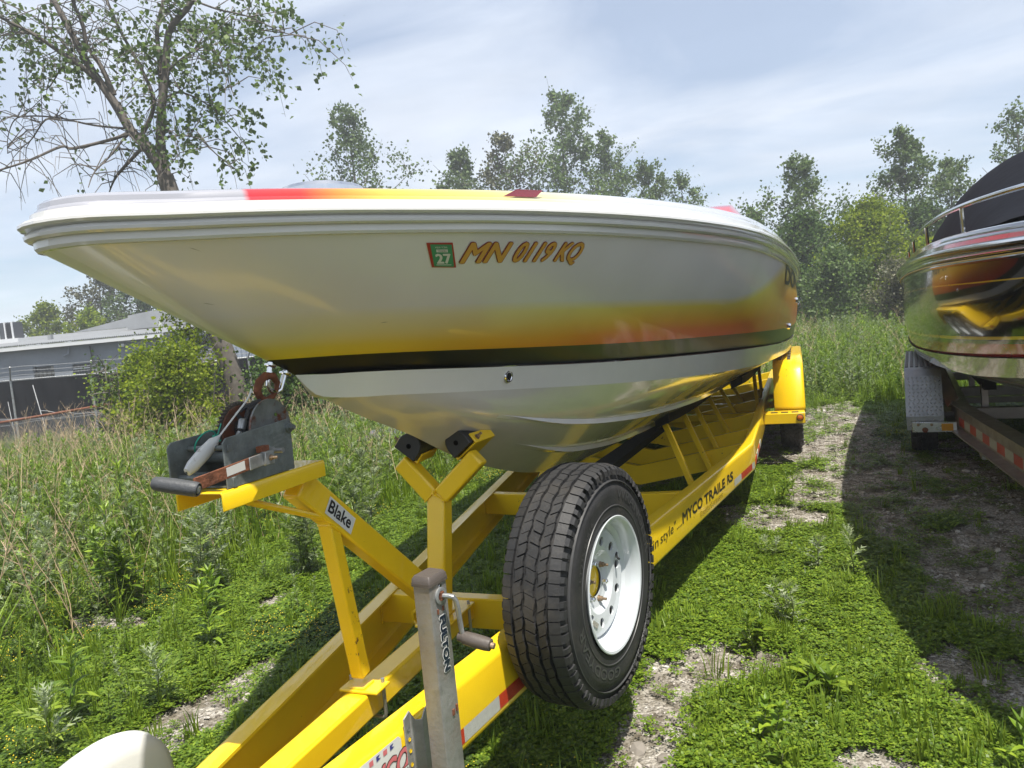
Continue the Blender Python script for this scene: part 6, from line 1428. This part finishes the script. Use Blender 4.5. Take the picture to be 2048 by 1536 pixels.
WB = mat('far_blue_wall', (.25, .29, .36), .8, var=.15, vscale=2)
b2 = thing('building', 'pale corrugated blue-grey building behind the cottonwood trunk', 'building', tuple(CW(-10.5, 36, -.4)))
b = MB(); u_ = -14.2
while u_ < -7.2: b.add([cwv(u_, 36, -.5), cwv(u_+.12, 35.93, -.5), cwv(u_+.12, 35.93, 3.3), cwv(u_, 36, 3.3), cwv(u_+.24, 36, -.5), cwv(u_+.24, 36, 3.3)], [(0,1,2,3), (1,4,5,2)]); u_ += .24
b.build('wall', WB, b2, smooth=0, fix=False); cbox('roof', -14.3, -7.1, 35.7, 41, 3.302, 3.45, ROOFM, b2)
# rooftop unit
ac = thing('rooftop_unit', 'dark boxy cooling unit with orange cap on the left end of the roof', 'air conditioner', tuple(CW(-23.7, 35, 3.35)))
cbox('casing', -24.05, -23.35, 34.7, 35.4, 3.52, 4.28, mat('unit_grey', (.06, .065, .075), .6), ac)
for u_ in (-24.05, -23.72, -23.38): cbox('corner_post', u_-.03, u_+.03, 34.64, 34.70, 3.50, 4.30, TRIMW, ac)
for k in range(7): cbox('louvre', -23.68, -23.42, 34.66, 34.69, 3.58+k*.095, 3.63+k*.095, mat('unit_dark', (.03, .03, .035), .5), ac)
cbox('curb', -24.2, -23.1, 34.55, 35.5, 3.3, 3.50, TRIMW, ac)
b = MB(); b.lathe([(0, .30), (.05, .32), (.2, .26), (.25, .2), (.42, .14), (.42, 0)], cwv(-23.62, 35.05, 4.285), (0, 0, 1), 18); b.build('orange_cap', mat('orange_paint', (.50, .13, .03), .6), ac)
b = MB(); b.lathe([(0, .17), (.05, .17), (.06, .10), (.12, .10), (.13, .16), (.18, .16), (.19, 0)], cwv(-23.62, 35.05, 4.70), (0, 0, 1), 16); b.build('vent_cap', STEEL, ac)

# ------------------------------------------------------------------ fence with black screen and barbed wire
fe = thing('screen_fence', 'chain link fence with black privacy screen and barbed wire strands on the left', 'fence', tuple(CW(-13, 24, -.35)))
SCR = mat('black_screen', (.010, .010, .011), .95, spec=.05, bump=.6, bscale=3.0, bdetail=8)
FA, FB = (-18.5, 23.7), (-7.0, 25.0)
def fp(t): return FA[0]+(FB[0]-FA[0])*t, FA[1]+(FB[1]-FA[1])*t
def ftop(t): return 1.51 + .03*math.sin(9*t) + .06*t
b = MB()
def scr(u, v):
    uu, dd = fp(u); z0 = -.45; z1 = ftop(u)-.03; w_ = .05*math.sin(60*u+7*v)+.03*math.sin(141*u+4*v)+.02*math.sin(23*u*(1+v)); return cwv(uu, dd-.05+w_*.5, z0+(z1-z0)*v)
b.grid(scr, 160, 12); b.build('screen', SCR, fe, smooth=60)
b = MB(); b.tube([cwv(*fp(t/20), ftop(t/20)) for t in range(21)], .030, 6); b.build('top_rail', STEEL, fe)
for t in (.02, .185, .40, .62, .84):
    u_, d_ = fp(t); b = MB(); b.tube([cwv(u_, d_-.1, -.5), cwv(u_, d_-.1, ftop(t)+.03)], .035, 8); b.build('post', STEEL, fe)
    b = MB(); b.tube([cwv(u_, d_-.1, ftop(t)-.02), cwv(u_+.28, d_-.45, ftop(t)+.44)], .022, 6); b.build('barb_arm', STEEL, fe)
WIRE = mat('wire', (.30, .31, .32), .5, metal=.6)
for k in range(3):
    b = MB(); pts_ = []
    for i in range(121):
        t = i/120; u_, d_ = fp(t); q = (k+1)/3.2; pts_.append(cwv(u_+.28*q, d_-.1-.35*q, ftop(t)+.02+.44*q-.03*abs(math.sin(PI*t*4.6))))
    b.tube(pts_, .007, 4)
    for i in range(3, 118): 
        c = pts_[i]; b.tube([c+Vector((0, 0, -.030)), c+Vector((0, 0, .030))], .005, 3)
    b.build('barbed_wire', WIRE, fe)
b = MB()
for i in range(150):
    t = i/150; u_, d_ = fp(t); b.tube([cwv(u_, d_-.06, ftop(t)), cwv(u_+.03, d_-.06, ftop(t)+.055)], .007, 3)
tag(b.build('wire_tips', WIRE, fe), kind='stuff')
# fallen loose wires and a second leaning post before the screen
for (ua, za, ub, zb, sag) in ((-16.5, .35, -10.2, .78, .10), (-16.5, .15, -10.5, .60, .05), (-16.2, .42, -9.9, .55, .22), (-14.6, .55, -11.5, .42, .15)):
    b = MB(); b.tube([cwv(ua+(ub-ua)*i/14, 22.4, za+(zb-za)*i/14-sag*math.sin(PI*i/14)+.015*math.sin(i*2.1)) for i in range(15)], .008, 4); b.build('loose_wire', WIRE, fe)
for (ua, za, ub, zb, r_) in ((-15.05, 1.35, -14.55, -.25, .014), (-15.9, .9, -15.55, -.3, .008), (-12.1, 1.15, -12.0, .45, .010)):
    b = MB(); b.tube([cwv(ua, 22.9, za), cwv(ub, 22.5, zb)], r_, 6); b.build('leaning_rod', STEEL, fe)
b = MB(); b.tube([cwv(-16.8, 19.8, .25), cwv(-13.0, 20.0, .52), cwv(-9.4, 20.2, .80)], .035, 8); tag(b.build('rusty_pipe', RUST, None), 'long rusty pipe running in front of the black screen fence', 'pipe')
# chain link mesh sagging under the pipe
b = MB(); s_ = .075
for i in range(60):
    for sg in (1, -1):
        u_ = -14.6+i*.055; b.tube([cwv(u_+sg*.0, 20.6, -.35), cwv(u_+sg*.42, 20.6, .50)], .004, 3, cap=False)
tag(b.build('chain_link', WIRE, None), 'torn chain link mesh standing below the rusty pipe', 'mesh fence')
# white mug-like insulator hanging by the bow
b = MB(); b.lathe([(0, .0), (0, .07), (.05, .085), (.09, .075), (.10, .0)], CW(-7.15, 14.6, 3.02), (.5, -.6, .2), 16); tag(b.build('lamp_head', TRIMW, None), 'small white round fixture hanging in the branches beside the bow', 'lamp')

# ------------------------------------------------------------------ thin haze volume, added to imitate veiling glare of the lens
def haze():
    m = bpy.data.materials.new('veil_haze'); m.use_nodes = True; nt = m.node_tree; nt.nodes.clear(); o = N(nt, 'ShaderNodeOutputMaterial'); v = N(nt, 'ShaderNodeVolumePrincipled')
    v.inputs['Density'].default_value = 0.0030; v.inputs['Color'].default_value = (.93, .96, 1.0, 1); v.inputs['Anisotropy'].default_value = .3; nt.links.new(v.outputs[0], o.inputs['Volume'])
    b = MB(); b.box((0, 30, 11.8), (150, 150, 27.6)); ob = b.build('haze', m, smooth=0); tag(ob, kind='stuff')
haze()
